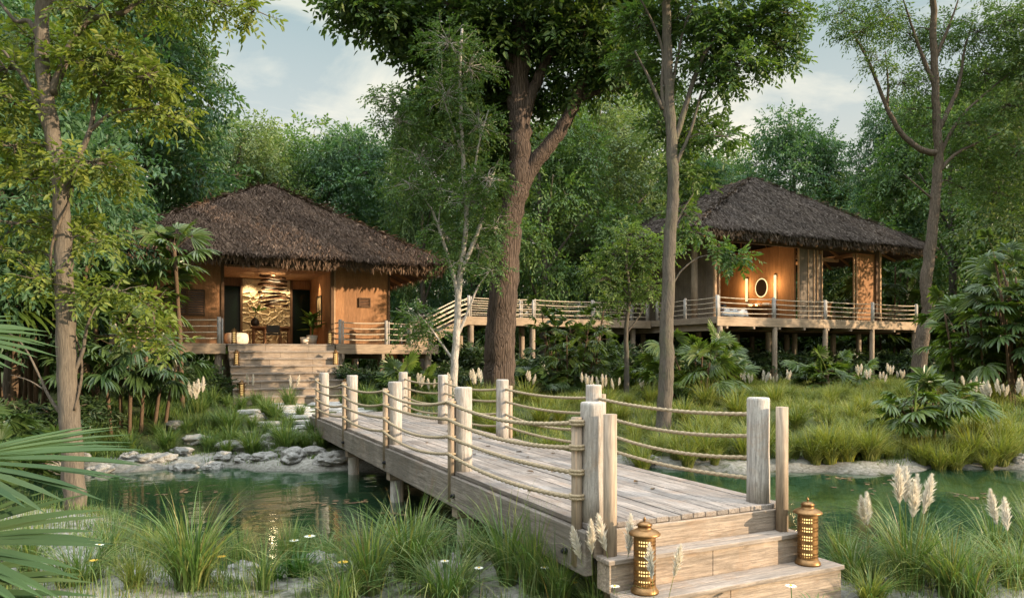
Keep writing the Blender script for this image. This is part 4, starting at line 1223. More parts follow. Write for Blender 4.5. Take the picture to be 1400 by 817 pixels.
def sprays(S, O, ln, m, L, w, rng, droop=.3, flat=.35, big=False, curl=.15):
    N = len(S); ln = np.broadcast_to(np.asarray(ln, float), (N,))
    nt = np.array([0, 0, 1.0]) + rng.normal(0, flat, (N, 3)); nt = norm(nt - O * (nt * O).sum(1, keepdims=True))
    side = np.cross(nt, O)
    PV = []; D = []; NN = []; LL = []
    for j in range(m):
        t = .12 + .88 * j / max(1, m - 1)
        sg = 1 if j % 2 else -1
        p = S + O * (ln * t)[:, None]; p[:, 2] -= droop * ln * t * t
        last = j == m - 1
        d = O * (1.0 if last else .5) + side * (0 if last else sg * .85) + np.array([0, 0, -.28]) + rng.normal(0, .22, (N, 3))
        PV.append(p); D.append(d); NN.append(nt + rng.normal(0, .32, (N, 3))); LL.append(L * rng.uniform(.65, 1.2, N) * (1.0 if not last else 1.1))
    PV = np.concatenate(PV); D = np.concatenate(D); NN = np.concatenate(NN); LL = np.concatenate(LL)
    return leaf_geo(PV, D, NN, LL, LL * w, big, .1, curl)

class Tree:
    def __init__(self, seed, leafL=.12, leafw=.42, m=9, tw=.5, big=False, droop=.3, flat=.35):
        self.rng = np.random.default_rng(seed); self.r = random.Random(seed)
        self.mb = MB(); self.V = []; self.F = []; self.nv = 0; self.sk = []
        self.p = dict(L=leafL, w=leafw, m=m, big=big, droop=droop, flat=flat); self.tw = tw; self.seed = seed
    def limb(self, pts, r0, r1, n=12, k=5, wob=.04, flute=0.0, skel=True):
        c = catmull(pts, k); N = len(c)
        for i in range(1, N - 1): c[i] = c[i] + self.rng.normal(0, r0 * .06, 3)
        rad = [r0 + (r1 - r0) * (i / (N - 1)) ** .85 for i in range(N)]
        self.mb.tube(c, rad, n, True, True, wob, flute, self.r.randrange(9999))
        if skel:
            for a, b in zip(c, rad): self.sk.append((a, b))
        return c
    def leaves(self, v, f):
        self.V.append(v); self.F.append(f + self.nv); self.nv += len(v)
    def cluster(self, c, rad, n, limb=True, twigs=.25, hollow=.45):
        c = np.array(c, float); rad = np.array(rad, float); rng = self.rng
        if limb and self.sk:
            best = min(self.sk, key=lambda s: np.linalg.norm(s[0] - c) + 1.2 * max(0, s[0][2] - c[2]))
            s, rs = best; L = np.linalg.norm(c - s)
            r0 = min(rs * .5, .012 + .022 * L)
            mid = s + (c - s) * .45 + np.array([0, 0, .12 * L]) + rng.normal(0, .07 * L, 3)
            self.limb([s, s + (mid - s) * .5 + rng.normal(0, .03 * L, 3), mid, c], r0, max(.008, r0 * .35), 6 if r0 < .06 else 8, 3)
        d = norm(rng.normal(0, 1, (n, 3))); rr_ = rng.uniform(0, 1, (n, 1)) ** hollow
        S = c + d * rr_ * rad * .85
        O = norm(d * np.array([1, 1, .55]) + rng.normal(0, .45, (n, 3)) + np.array([0, 0, .05]))
        v, f = sprays(S, O, self.tw * rng.uniform(.6, 1.2, n), rng=rng, **self.p)
        self.leaves(v, f)
        k = int(n * twigs)
        for i in range(k):
            j = rng.integers(n); a = c + (S[j] - c) * .15
            mid = a + (S[j] - a) * .5 + rng.normal(0, .05, 3) * rad.mean()
            e = S[j] + O[j] * self.tw * .7
            self.mb.tube([a, mid, S[j], e], [.013, .010, .007, .003], 4, False)
    def finish(self, root, barkm, leafm, crown='crown'):
        self.mb.build('trunk', barkm, root)
        if self.V: np_mesh(crown, np.concatenate(self.V), np.concatenate(self.F), leafm, root)

def seen(Y):
    def f(px, py, dY=0.0): return W(px, Y + dY, py=py)
    return f

def hero(name, label, Y, basepx, seed, trunk, limbs, clusters, barkm, leafm, nscale=1.0, n=14, flute=.05, clear=0, **kw):
    base = W(basepx, Y, 0); base.z = gz(base.x, base.y)
    t = thing(name, label, 'tree', base)
    T = Tree(seed, **kw); s = seen(Y); ppm = FPX / Y
    pts = [W(basepx, Y, base.z - .3)] + [s(*p) for p in trunk[0]]
    T.limb(pts, trunk[1], trunk[2], n, 6, .03, flute)
    # root flare
    for pl, r0, r1 in limbs: T.limb([s(*p) for p in pl], r0, r1, 10, 5, .04, .03)
    for c in clusters:
        px, py, rx, rz, num = c[:5]; dY = c[5] if len(c) > 5 else T.rng.uniform(-.5, .5) * rx / ppm
        tx = np.interp(-py, [-q[1] for q in trunk[0]], [q[0] for q in trunk[0]])
        if clear and len(c) == 5 and abs(px - tx) < clear and py > (85 if Y == 25 else -20): dY = T.rng.uniform(1.0, 1.5) * rx / ppm
        T.cluster(s(px, py, dY), (rx / ppm, max(rx, rz) * .8 / ppm, rz / ppm), max(3, int(num * nscale)))
    T.finish(t, barkm, leafm)
    return t, T

# left foreground tree
t1, T1 = hero('broadleaf_tree', 'slender warm grey tree at the stream edge, vine round its trunk', 11.5, 104, 5,
    ([(101, 650), (96, 560), (91, 470), (88, 390), (87, 330), (83, 262), (75, 205), (64, 140), (58, 70), (60, 0), (64, -90)], .17, .09),
    [([(90, 255), (103, 222), (116, 196), (127, 160), (124, 115), (140, 85)], .06, .02), ([(122, 180), (145, 160), (170, 151), (198, 148), (212, 152)], .035, .012),
     ([(71, 128), (84, 95), (98, 60), (122, 28), (170, 17), (205, -15)], .075, .03), ([(66, 180), (50, 140), (36, 112), (24, 95), (5, 70)], .06, .02),
     ([(58, 60), (40, 30), (20, 28), (-10, -10)], .05, .02), ([(60, 20), (75, -10), (100, -60)], .05, .02),
     ([(100, 512), (113, 480), (121, 440), (140, 405), (160, 385)], .035, .008), ([(88, 572), (66, 540), (50, 505), (30, 470), (12, 455)], .03, .006), ([(60, 532), (40, 520), (15, 512)], .014, .004),
     ([(127, 160), (137, 125), (150, 100), (175, 92)], .025, .01)],
    [(45, 55, 62, 30, 130), (10, 95, 50, 24, 80), (100, 85, 40, 20, 60), (160, 78, 50, 26, 120), (200, 105, 42, 28, 100), (222, 155, 40, 17, 60), (150, 122, 42, 18, 60),
     (128, 12, 50, 22, 80), (215, 5, 62, 16, 90), (300, 6, 50, 13, 60), (348, 14, 26, 9, 26), (20, 140, 42, 16, 60), (18, 200, 55, 17, 80), (70, 225, 50, 14, 60), (125, 222, 50, 16, 80), (152, 245, 36, 11, 40), (40, 245, 40, 10, 40),
     (30, 305, 52, 13, 60), (105, 315, 52, 14, 80), (140, 330, 30, 8, 24), (15, 345, 40, 10, 36), (125, 402, 34, 10, 34), (165, 398, 32, 9, 34), (200, 415, 24, 7, 20), (212, 448, 24, 7, 26), (190, 466, 26, 7, 22), (238, 470, 14, 5, 10), (60, 380, 40, 10, 30),
     (40, -60, 90, 40, 120), (170, -60, 90, 40, 130), (280, -50, 70, 30, 70), (-60, 60, 60, 40, 90), (-50, 180, 50, 30, 70)],
    M['barkA'], M['leafA'], .80, clear=26, leafL=.125, leafw=.42, m=9, tw=.36, big=True, droop=.35, flat=.28)
mb = MB(); s = seen(11.5)
vp = []
for k in range(70):
    u = k / 69; py = 560 - 330 * u; cx = 94 - 14 * u
    a = 5.4 * u * (1 + .5 * u) + 1.0; r = (.158 - .03 * u) + .022 + .03 * max(0, math.sin(9 * u))
    c = s(cx, py); x, y = c2w(math.sin(a) * r, -math.cos(a) * r)
    vp.append(c + Vector((x, y, 0)))
mb.tube(vp, .021, 7); mb.build('vine', M['barkD'], t1)

# great central tree
t2, T2 = hero('great_tree', 'great rugged brown tree with deep furrowed trunk towering between the two houses', 25, 681, 6,
    ([(683, 500), (686, 430), (690, 360), (696, 300), (706, 262), (713, 210), (709, 150), (711, 80), (715, 10), (716, -70), (716, -160)], .58, .26),
    [([(706, 268), (722, 235), (746, 204), (766, 178), (786, 140), (800, 108), (828, 60), (850, 10)], .36, .10), ([(712, 190), (722, 140), (742, 95), (765, 50), (795, 5), (820, -50)], .26, .09),
     ([(711, 120), (690, 70), (660, 30), (620, 10), (570, -10)], .2, .06), ([(786, 140), (812, 128), (845, 120), (870, 108)], .12, .04), ([(713, 30), (735, -30), (760, -90)], .2, .07), ([(714, 0), (680, -60), (640, -120)], .2, .07)],
    [(478, 8, 40, 18, 90), (520, 18, 46, 24, 130), (565, 38, 46, 28, 150), (610, 25, 60, 35, 220), (600, 85, 46, 32, 140), (660, 60, 55, 40, 220), (690, 20, 60, 35, 200), (740, 55, 60, 40, 200), (790, 40, 60, 40, 200), (835, 30, 50, 36, 160), (850, 85, 44, 30, 110), (800, 105, 46, 30, 110),
     (650, 125, 50, 30, 150), (700, 130, 42, 34, 110), (640, 185, 46, 34, 130), (690, 205, 34, 36, 90), (745, 130, 42, 30, 90), (600, 140, 40, 30, 100), (675, 245, 30, 24, 60, .9),
     (540, -60, 100, 50, 240), (660, -70, 110, 60, 260), (780, -70, 110, 60, 260), (870, -40, 60, 50, 140), (600, -160, 120, 50, 200), (740, -180, 130, 50, 240)],
    M['barkB'], M['leafB'], 1.2, clear=62, n=26, flute=.03, leafL=.26, leafw=.5, m=9, tw=.8, big=True, droop=.4, flat=.4)

# pale slender tree before it
t4, T4 = hero('pale_tree', 'slender pale barked tree with forked bare limbs and small sage leaves, before the great trunk', 22.5, 619, 7,
    ([(621, 500), (625, 450), (627, 405), (631, 360), (638, 300), (634, 235), (631, 170), (629, 100), (632, 40)], .135, .04),
    [([(627, 410), (619, 372), (606, 330), (592, 290), (580, 270)], .09, .02), ([(630, 372), (646, 335), (659, 300), (667, 262), (676, 235)], .09, .02), ([(624, 462), (640, 425), (652, 395), (668, 372)], .06, .015),
     ([(620, 492), (604, 470), (588, 448), (572, 428)], .055, .012), ([(636, 270), (648, 235), (655, 195), (668, 150)], .06, .015), ([(633, 210), (618, 170), (606, 130), (604, 80)], .05, .012), ([(606, 330), (600, 300), (606, 260)], .04, .01)],
    [(610, 322, 34, 26, 70), (655, 340, 32, 26, 70), (640, 275, 40, 26, 90), (600, 262, 34, 24, 70), (668, 245, 36, 34, 90), (620, 200, 42, 30, 110), (655, 170, 38, 34, 90), (610, 130, 44, 34, 100), (640, 90, 46, 36, 110), (575, 215, 40, 26, 80), (545, 165, 36, 24, 80), (535, 135, 30, 18, 50), (675, 310, 24, 24, 44), (672, 370, 20, 14, 26),
     (572, 432, 26, 16, 44), (590, 452, 26, 11, 36), (560, 455, 20, 10, 20), (625, 360, 30, 14, 40), (560, 250, 34, 24, 60), (615, 60, 50, 30, 90)],
    M['barkW'], M['leafC'], 1.5, n=14, flute=.02, leafL=.125, leafw=.42, m=10, tw=.5, big=False, droop=.35, flat=.45)

# straight tree to the right of the boardwalk
t3, T3 = hero('straight_tree', 'tall straight grey trunked tree in the grass between boardwalk and stilt house', 19, 905, 8,
    ([(908, 560), (911, 490), (912, 420), (916, 330), (920, 262), (918, 195), (915, 130), (912, 60), (911, -10), (910, -120)], .215, .10),
    [([(921, 200), (936, 150), (957, 88), (985, 42), (1015, 8)], .09, .03), ([(914, 176), (905, 125), (906, 70), (888, 22), (870, -10)], .06, .02), ([(906, 150), (888, 108), (868, 70)], .06, .02),
     ([(924, 225), (944, 180), (958, 130), (975, 90)], .055, .015), ([(917, 130), (926, 80), (938, 30), (960, -20)], .05, .02), ([(914, 400), (930, 372), (955, 352), (985, 348)], .032, .008), ([(916, 320), (932, 290), (948, 265)], .03, .01), ([(1000, 25), (1040, 20), (1075, 12)], .03, .01)],
    [(880, 35, 46, 28, 130), (930, 25, 46, 30, 140), (980, 35, 50, 30, 150), (1030, 35, 46, 30, 150), (1075, 18, 36, 22, 90), (1065, 62, 32, 20, 70), (1012, 88, 46, 22, 110), (965, 80, 40, 26, 100), (1082, 78, 14, 12, 16), (985, 118, 30, 12, 40), (870, 85, 38, 22, 80), (900, 110, 34, 18, 50),
     (958, 168, 40, 15, 66), (990, 186, 30, 11, 36), (935, 190, 36, 17, 56), (900, 172, 28, 12, 36), (950, 245, 28, 9, 30), (925, 240, 30, 14, 36), (1006, 352, 20, 10, 34), (985, 338, 12, 6, 12), (950, 318, 26, 8, 26), (935, 290, 24, 10, 24),
     (900, -60, 80, 40, 160), (1000, -50, 90, 40, 170), (1080, -30, 50, 30, 80), (940, -120, 80, 40, 120)],
    M['barkC'], M['leafC'], 1.3, clear=52, leafL=.155, leafw=.46, m=9, tw=.42, big=True, droop=.35, flat=.3)

# slim tree by the walkway
t6, T6 = hero('young_tree', 'thin young tree with light green crown in front of the raised walkway', 26.5, 856, 9,
    ([(857, 500), (856, 450), (861, 400), (856, 360), (860, 320)], .11, .04), [([(857, 455), (875, 430), (888, 405)], .04, .012), ([(860, 405), (842, 380), (826, 368)], .035, .01), ([(858, 370), (878, 345), (898, 330)], .035, .01)],
    [(826, 378, 30, 20, 70), (866, 395, 34, 17, 80), (890, 395, 24, 14, 46), (882, 352, 34, 20, 80), (842, 348, 32, 20, 70), (905, 335, 30, 18, 60), (860, 322, 30, 18, 60), (835, 412, 22, 9, 26), (812, 365, 20, 12, 30)],
    M['barkC'], M['leafA2'], 1.3, leafL=.15, leafw=.42, m=9, tw=.5, big=False, droop=.35)

# tall tree beside the stilt house
t5, T5 = hero('tall_tree', 'tall tree with sinuous dark trunk at the far corner of the stilt house deck', 32.5, 1256, 10,
    ([(1257, 500), (1262, 455), (1269, 425), (1266, 388), (1273, 335), (1278, 275), (1283, 212), (1281, 170), (1278, 100), (1276, 30), (1275, -60)], .34, .12),
    [([(1282, 210), (1258, 204), (1232, 182), (1213, 148), (1198, 110), (1183, 75), (1163, 42)], .16, .04), ([(1213, 148), (1214, 110), (1210, 70)], .07, .02), ([(1282, 180), (1298, 148), (1312, 112), (1318, 70), (1330, 30)], .13, .03), ([(1280, 120), (1262, 80), (1248, 40), (1235, 0)], .12, .03),
     ([(1283, 235), (1305, 212), (1335, 196), (1370, 180)], .1, .03), ([(1279, 80), (1296, 40), (1310, 0)], .1, .03), ([(1283, 215), (1310, 165), (1345, 130), (1380, 100)], .1, .03), ([(1278, 275), (1255, 255), (1238, 240)], .06, .02)],
    [(1148, 18, 30, 18, 80), (1175, 42, 34, 20, 100), (1210, 25, 38, 24, 120), (1200, 82, 22, 16, 50), (1245, 50, 36, 26, 110), (1232, 112, 24, 20, 60), (1262, 110, 26, 24, 70), (1245, 150, 28, 16, 60), (1290, 45, 36, 28, 110), (1335, 45, 38, 30, 130), (1375, 30, 38, 30, 120), (1395, 85, 34, 28, 100), (1345, 100, 36, 26, 110), (1310, 120, 28, 24, 80), (1375, 145, 38, 24, 110), (1325, 170, 36, 22, 90), (1258, 172, 22, 13, 40), (1300, 210, 30, 18, 70), (1345, 215, 34, 22, 80), (1390, 205, 34, 26, 80), (1318, 258, 26, 14, 44), (1365, 262, 36, 20, 80), (1420, 150, 40, 40, 90),
     (1180, -40, 60, 36, 130), (1270, -50, 70, 36, 160), (1370, -40, 70, 40, 160), (1320, -110, 90, 40, 140)],
    M['barkD'], M['leafC'], 1.35, clear=40, n=16, leafL=.18, leafw=.36, m=9, tw=.7, big=False, droop=.3, flat=.35)

# ------------------------------------------------------------------ woodland trees behind
def wood_tree(name, seed, H, crownR, base_frac, leafm, barkm, ncl, per, leafL, shape=1.0, tw=.9, m=8, lean=.0):
    t = thing(name, 'tree', 'tree', (0, 0, 0))
    T = Tree(seed, leafL=leafL, leafw=.46, m=m, tw=tw, droop=.3, flat=.45)
    r = T.r
    zb = H * base_frac
    T.limb([(0, 0, -.5), (.1 + lean * .2, 0, H * .2), (r.uniform(-.3, .3) + lean * .5, r.uniform(-.3, .3), H * .45), (r.uniform(-.5, .5) + lean, r.uniform(-.5, .5), H * .7), (lean, 0, H * .93)], .026 * H, .05, 12, 5, .04, .05)
    for i in range(6):
        a = i * 2.4 + r.random(); z = zb + (H - zb) * r.uniform(0, .5); k = r.uniform(.45, .8)
        T.limb([(0 + lean * z / H, 0, z * .85), (math.cos(a) * crownR * k * .4, math.sin(a) * crownR * k * .4, z + .5), (math.cos(a) * crownR * k, math.sin(a) * crownR * k, z + (H - zb) * .2)], .011 * H, .03, 8, 4)
    for i in range(ncl):
        # fill an egg-shaped crown, denser towards the outside
        u = (i + .5) / ncl; z = zb + (H - zb) * (u ** .8) * .94
        prof = math.sin(PI * min(1, .16 + .80 * (z - zb) / (H - zb))) ** .75 * shape + (1 - shape) * .5
        a = i * 2.39996 + r.uniform(-.5, .5); k = r.uniform(.35, 1.0) ** .6 * crownR * prof
        cr = crownR * r.uniform(.22, .40)
        T.cluster((math.cos(a) * k + lean * z / H, math.sin(a) * k, z), (cr, cr, cr * r.uniform(.5, .75)), int(per * r.uniform(.6, 1.4)), i % 2 == 0, .06, .5)
    T.finish(t, barkm, leafm)
    return t
protos = [
    (wood_tree('forest_tree', 31, 14, 4.6, .22, M['leafT'], M['barkD'], 40, 90, .26), 14),
    (wood_tree('forest_tree', 32, 15, 4.2, .30, M['leafB'], M['barkC'], 38, 90, .27, lean=.8), 15),
    (wood_tree('forest_tree', 33, 12, 4.4, .18, M['leafC'], M['barkC'], 36, 95, .24), 12),
    (wood_tree('forest_tree', 34, 13, 3.4, .25, M['leafS'], M['barkC'], 30, 85, .22, lean=-.5), 13),
    (wood_tree('forest_tree', 35, 16, 5.2, .15, M['leafT'], M['barkD'], 46, 95, .27), 16),
]
used_p = set()
def place_tree(k, px, Y, top, label, wide=1.0, rot=None, group='woodland trees'):
    src, H = protos[k]
    o = src if k not in used_p else copy_tree(src); used_p.add(k)
    p = W(px, Y, 0); g = gz(p.x, p.y)
    zt = ZC + (485 - top) * Y / FPX
    s = (zt - g) / H
    o.location = (p.x, p.y, g); o.scale = (s * wide, s * wide, s); o.rotation_euler = (0, 0, R.random() * 6.3 if rot is None else rot)
    o['label'] = label; o['group'] = group
BG = [
    (0, 15, 21, -110, 'dark leafy tree at the photo edge behind the slender stream-edge tree', .8),
    (4, 118, 31, -150, 'towering dense tree behind the slender stream-edge tree, its crown running off the top', .8),
    (1, 172, 33, -60, 'tall deep green tree over the shuttered end of the thatched house', .7),
    (0, 258, 43, 140, 'blue-green tree whose top shows left of the open sky, behind the brown roof', .5),
    (3, 335, 47, 158, 'airy pale green tree rising behind the brown roof peak', .9),
    (3, 378, 56, 186, 'small sage tree in the dip of the skyline behind the brown roof peak', .9),
    (2, 432, 52, 172, 'rounded blue-green tree behind the long slope of the brown roof', .9),
    (0, 492, 50, 176, 'broad full tree where the brown roof slopes towards the great trunk', .8),
    (4, 548, 62, 235, 'distant tree filling the gap left of the great trunk', .8),
    (1, 578, 40, 120, 'shadowy tree behind the pale slender tree', .45),
    (4, 648, 46, 120, 'dark tree directly behind the great furrowed trunk', .8),
    (2, 745, 39, 150, 'mid green tree over the raised walkway, right of the great trunk', .75),
    (3, 806, 44, 120, 'yellowish tree over the raised walkway, beside the young tree', 1.0),
    (1, 868, 52, 110, 'tall tree behind the straight grey trunk', .7),
    (0, 935, 56, 190, 'tree peeping over the near slope of the grey roof', .7),
    (2, 992, 70, 205, 'low distant tree left of the grey roof peak', .7),
    (0, 1082, 62, 158, 'rounded tree standing alone above the long slope of the grey roof', .72),
    (3, 1182, 60, 228, 'low pale tree above the lower end of the grey roof', 1.1),
    (4, 1232, 50, 128, 'dense blue-green tree behind the sinuous dark trunk', .55),
    (2, 1305, 46, 135, 'mid green tree behind the palms beyond the deck corner', .8),
    (1, 1345, 58, 70, 'tall background tree at the right end of the skyline', .7),
    (2, 1418, 42, 150, 'leafy tree at the right photo edge above the tall palms', .8),
    (3, 1500, 33, -40, 'pale leaved tree leaning in from beyond the right photo edge', .9),
    (4, 700, 70, 190, 'far tree low behind the raised walkway', .9),
    (0, 835, 72, 215, 'far blue-green tree above the walkway end', .9),
    (4, 1130, 75, 245, 'far tree just over the grey thatch', .8),
    (0, -55, 17, -60, 'big leafy tree just beyond the left photo edge', .8),
]
for k, px, Y, top, lab, wd in BG: place_tree(k, px, Y, top, lab, wd)
# distant wood as one mass
T = Tree(77, leafL=.75, leafw=.6, m=6, tw=1.8)
for i in range(330):
    Y = T.r.uniform(72, 120); px = T.r.uniform(-150, 1550); top = T.r.uniform(268, 330)
    zt = ZC + (485 - top) * Y / FPX
    z = T.r.uniform(.1, 1) ** .7 * zt
    p = W(px, Y, z)
    rr_ = T.r.uniform(2.2, 4.2)
    T.cluster(p, (rr_, rr_, rr_ * .75), 42, False, 0)
o = np_mesh('far_woodland', np.concatenate(T.V), np.concatenate(T.F), M['leafT'])
tag(o, 'distant unbroken wood closing the view behind the houses', 'woodland', kind='stuff')
# ------------------------------------------------------------------ palms
def fan_leaf(T, c, ax, up, Rr, nseg, spread, rng, droop=.35, wseg=None, inner=.1, fold=.25):
    """pleated fan: nseg segments around axis ax in the plane normal to up; appended to lists T"""
    ax = np.array(ax, float); up = np.array(up, float)
    ax /= np.linalg.norm(ax); up = up - ax * (up @ ax); up /= np.linalg.norm(up); sd = np.cross(up, ax)
    ph = np.linspace(-spread, spread, nseg) + rng.normal(0, .03, nseg)
    D = np.cos(ph)[:, None] * ax + np.sin(ph)[:, None] * sd
    S = -np.sin(ph)[:, None] * ax + np.cos(ph)[:, None] * sd
    Ls = Rr * (1 - .28 * (np.abs(ph) / max(spread, .01)) ** 2) * rng.uniform(.88, 1.08, nseg)
    w = wseg if wseg else Rr * 2.2 * spread / nseg * .74
    dr = droop * rng.uniform(.6, 1.4, nseg)
    rows = []
    ts = [inner, .3, .55, .8, 1.0]; ws = [.3, .85, 1.0, .72, .06]
    for t, wk_ in zip(ts, ws):
        p = c + D * (Ls * t)[:, None] + np.array([0, 0, -1.0]) * (dr * Ls * t ** 2.2)[:, None]
        wi = w * wk_ * .5 * min(1, Rr)
        wi = w * wk_ * .5
        rows += [p + S * wi + up * wi * fold, p - up * wi * fold, p - S * wi + up * wi * fold]
    v = np.stack(rows, 1).reshape(-1, 3)
    i = np.arange(nseg)[:, None] * (3 * len(ts))
    fs = []
    for k in range(len(ts) - 1):
        a = 3 * k; b = a + 3
        fs += [i + [[a, a + 1, b + 1, b]], i + [[a + 1, a + 2, b + 2, b + 1]]]
    f = np.concatenate(fs, 0)
    T['V'].append(v); T['F'].append(f + T['n']); T['n'] += len(v)

def palm(name, label, cat, base, stems, R_, nseg, spread, nleaf, seed, leafm, petl=.5, droop=.4, stem_r=.022, group=None, wseg=None, crown_top=.25, low=.0, spreadh=1.0):
    """stems: (dx, dy, height, lean x, lean y)"""
    rng = np.random.default_rng(seed); rr = random.Random(seed)
    t = thing(name, label, cat, base, group)
    T = dict(V=[], F=[], n=0); pet = MB()
    b = np.array(base, float)
    R_ *= .84; nseg = int(nseg * 1.5); droop *= .8
    for (dx, dy, h, lx, ly) in stems:
        p0 = b + [dx, dy, -.15]; p1 = b + [dx + lx * .4, dy + ly * .4, h * .5]; p2 = b + [dx + lx, dy + ly, h]
        if h > .15:
            mb = MB(); mb.tube(catmull([p0, p1, p2], 6), [stem_r * 1.15] * 7 + [stem_r * .9] * 6, 8, True, True, .1); mb.build('stem', M['stem'], t)
        for k in range(nleaf):
            u = k / max(1, nleaf - 1)
            z = h * (1 - (crown_top + low) * (1 - u)) if h > .15 else 0
            q = p0 + (p2 - p0) * (z / h if h > .15 else 0)
            az = k * 2.39996 + rr.uniform(-.4, .4) + dx * 9
            el = rr.uniform(-.15, .5) + .75 * u ** 2
            pl = petl * rr.uniform(.7, 1.25)
            d = np.array([math.cos(az) * math.cos(el) * spreadh, math.sin(az) * math.cos(el) * spreadh, math.sin(el)])
            e = q + d * pl + [0, 0, -.06 * pl]
            pet.tube([q, q + d * pl * .5 + [0, 0, .04 * pl], e], [.008, .006, .005], 4, False)
            ax = d * 1.0 + np.array([0, 0, -.35 + .3 * u]); up = np.array([d[0] * .75, d[1] * .75, .75]) + rng.normal(0, .2, 3)
            fan_leaf(T, e, ax, up, R_ * rr.uniform(.75, 1.12), nseg + rr.randint(-1, 1), spread * rr.uniform(.85, 1.1), rng, droop * rr.uniform(.6, 1.3), wseg)
    np_mesh('fronds', np.concatenate(T['V']), np.concatenate(T['F']), leafm, t)
    if pet.v: pet.build('leaf_stalks', M['stem'], t)
    return t
def ring_stems(n, rad, h0, h1, lean, seed):
    rr = random.Random(seed); out = []
    for i in range(n):
        a = rr.uniform(0, 6.3); r = rad * rr.uniform(.2, 1); l = lean * rr.uniform(.2, 1)
        out.append((r * math.cos(a), r * math.sin(a), rr.uniform(h0, h1), l * math.cos(a), l * math.sin(a)))
    return out
def gbase(px, Y):
    p = W(px, Y, 0); p.z = gz(p.x, p.y); return p
RH = dict(R_=.62, nseg=9, spread=1.55, petl=.42, droop=.5)
# clump of lady palms left of the thatched house: bare reddish canes, drooping fans
palm('lady_palm', 'drooping lady palm clump with bare reddish canes and white plumes behind, near the slender tree', 'palm', gbase(165, 18.6), [(-.75, 0, 1.9, -.25, 0), (-.5, .2, 2.1, -.3, .1), (-.2, -.1, 2.0, -.2, 0), (0, .2, 2.3, -.05, 0), (.2, 0, 2.2, .05, 0), (.45, .1, 2.1, .15, 0), (.75, 0, 1.9, .3, 0), (1.0, .2, 1.8, .3, .1)], nleaf=7, seed=1, leafm=M['palmdark'], stem_r=.04, **dict(RH, R_=.78, nseg=12, droop=.75))
palm('slender_palm', 'tall thin fan palm with its starry head before the louvred window of the thatched house', 'palm', gbase(250, 22), [(0, 0, 5.0, -.25, 0)], .95, 15, 1.9, 12, 2, M['palm'], .6, .4, .062, crown_top=.16)
palm('slender_palm', 'second thin fan palm left of the louvred window, lower and leaning', 'palm', gbase(205, 22.5), [(0, 0, 3.9, .15, 0)], .95, 14, 1.8, 10, 22, M['palm'], .65, .4, .06, crown_top=.2)
palm('fan_palm_clump', 'dense dark fan palm clump behind the trunk of the slender stream-edge tree', 'palm', gbase(65, 20), ring_stems(7, 1.5, 2.2, 4.6, .9, 5), 1.0, 14, 1.7, 8, 3, M['palmdark'], .75, .5, .05)
palm('fan_palm_clump', 'high fan palm clump at the photo edge, fronds level with the brown eaves', 'palm', gbase(10, 19), ring_stems(6, 1.0, 3.2, 4.9, .9, 6), 1.05, 14, 1.7, 8, 4, M['palm'], .8, .5, .05)
palm('fan_palm_clump', 'fan palms high behind the slender tree, their fronds above the lady palm clump', 'palm', gbase(150, 24), ring_stems(6, 1.6, 4.0, 5.6, .8, 8), 1.1, 15, 1.8, 8, 44, M['palm'], .8, .45, .06)
palm('low_fan_palm', 'low broad fan palm at the photo edge under the high clump', 'palm', gbase(5, 15), ring_stems(4, .6, .3, 1.1, .4, 9), 1.0, 16, 1.9, 8, 45, M['palmdark'], .7, .55, .04)
palm('young_fan_palm', 'small bright fan palm in front of the right deck of the thatched house', 'palm', gbase(550, 24.5), [(0, 0, .75, 0, 0), (.35, .1, .5, .3, 0)], .85, 18, 2.2, 11, 5, M['palm'], .55, .2, .06, crown_top=.35)
palm('low_fan_palm', 'low dark fan palm at the foot of the great trunk', 'palm', gbase(738, 27), [(0, 0, .5, 0, 0), (-.8, .2, .3, -.3, 0), (.8, .3, .4, .2, 0)], .95, 18, 2.1, 10, 6, M['palmdark'], .6, .25, .05)
palm('bamboo_palm', 'tall bushy bamboo palm rising above the walkway railing', 'palm', gbase(782, 28), ring_stems(15, .95, 1.4, 4.3, .6, 11), .62, 9, 1.3, 13, 7, M['palm'], .5, .55, .022, low=.5)
palm('bushy_palm', 'wide bushy palm with bright fronds between the straight trunk and the stilt house piles', 'palm', gbase(952, 24), ring_stems(12, 1.15, .4, 1.8, .7, 12), .80, 13, 1.6, 9, 8, M['palm'], .55, .5, .03, low=.35)
palm('low_fan_palm', 'bright spiky fan palm just under the corner of the stilt house deck', 'palm', gbase(985, 30), [(0, 0, 1.7, 0, 0), (-.9, 0, .9, -.2, 0), (.7, .3, .8, .3, 0)], .95, 18, 2.1, 10, 61, M['palm'], .6, .25, .05)
palm('low_fan_palm', 'small yellowish fan palm beside the young tree, under the walkway end', 'palm', gbase(878, 28), [(0, 0, .9, 0, 0), (.4, 0, .6, .2, 0)], .85, 12, 1.8, 9, 62, M['palm'], .7, .5, .04)
palm('bushy_palm', 'bushy palm growing under the middle of the stilt house deck', 'palm', gbase(1142, 31), ring_stems(8, .9, .3, 1.1, .6, 14), .85, 14, 1.8, 9, 9, M['palm'], .6, .4, .035, low=.3)
palm('cane_palm', 'spreading lady palm with thin dark canes standing in the sunlit grass by the water', 'palm', gbase(1277, 17.6), [(-.35, 0, 1.05, -.5, 0), (-.2, .1, 1.25, -.3, .1), (0, 0, 1.4, -.05, 0), (.15, .1, 1.35, .15, 0), (.28, 0, 1.25, .35, 0), (.05, -.1, 1.15, .3, -.2), (-.3, .1, 1.0, -.6, .1)], nleaf=7, seed=10, leafm=M['palm'], stem_r=.024, **dict(RH, R_=.66, nseg=11, petl=.5))
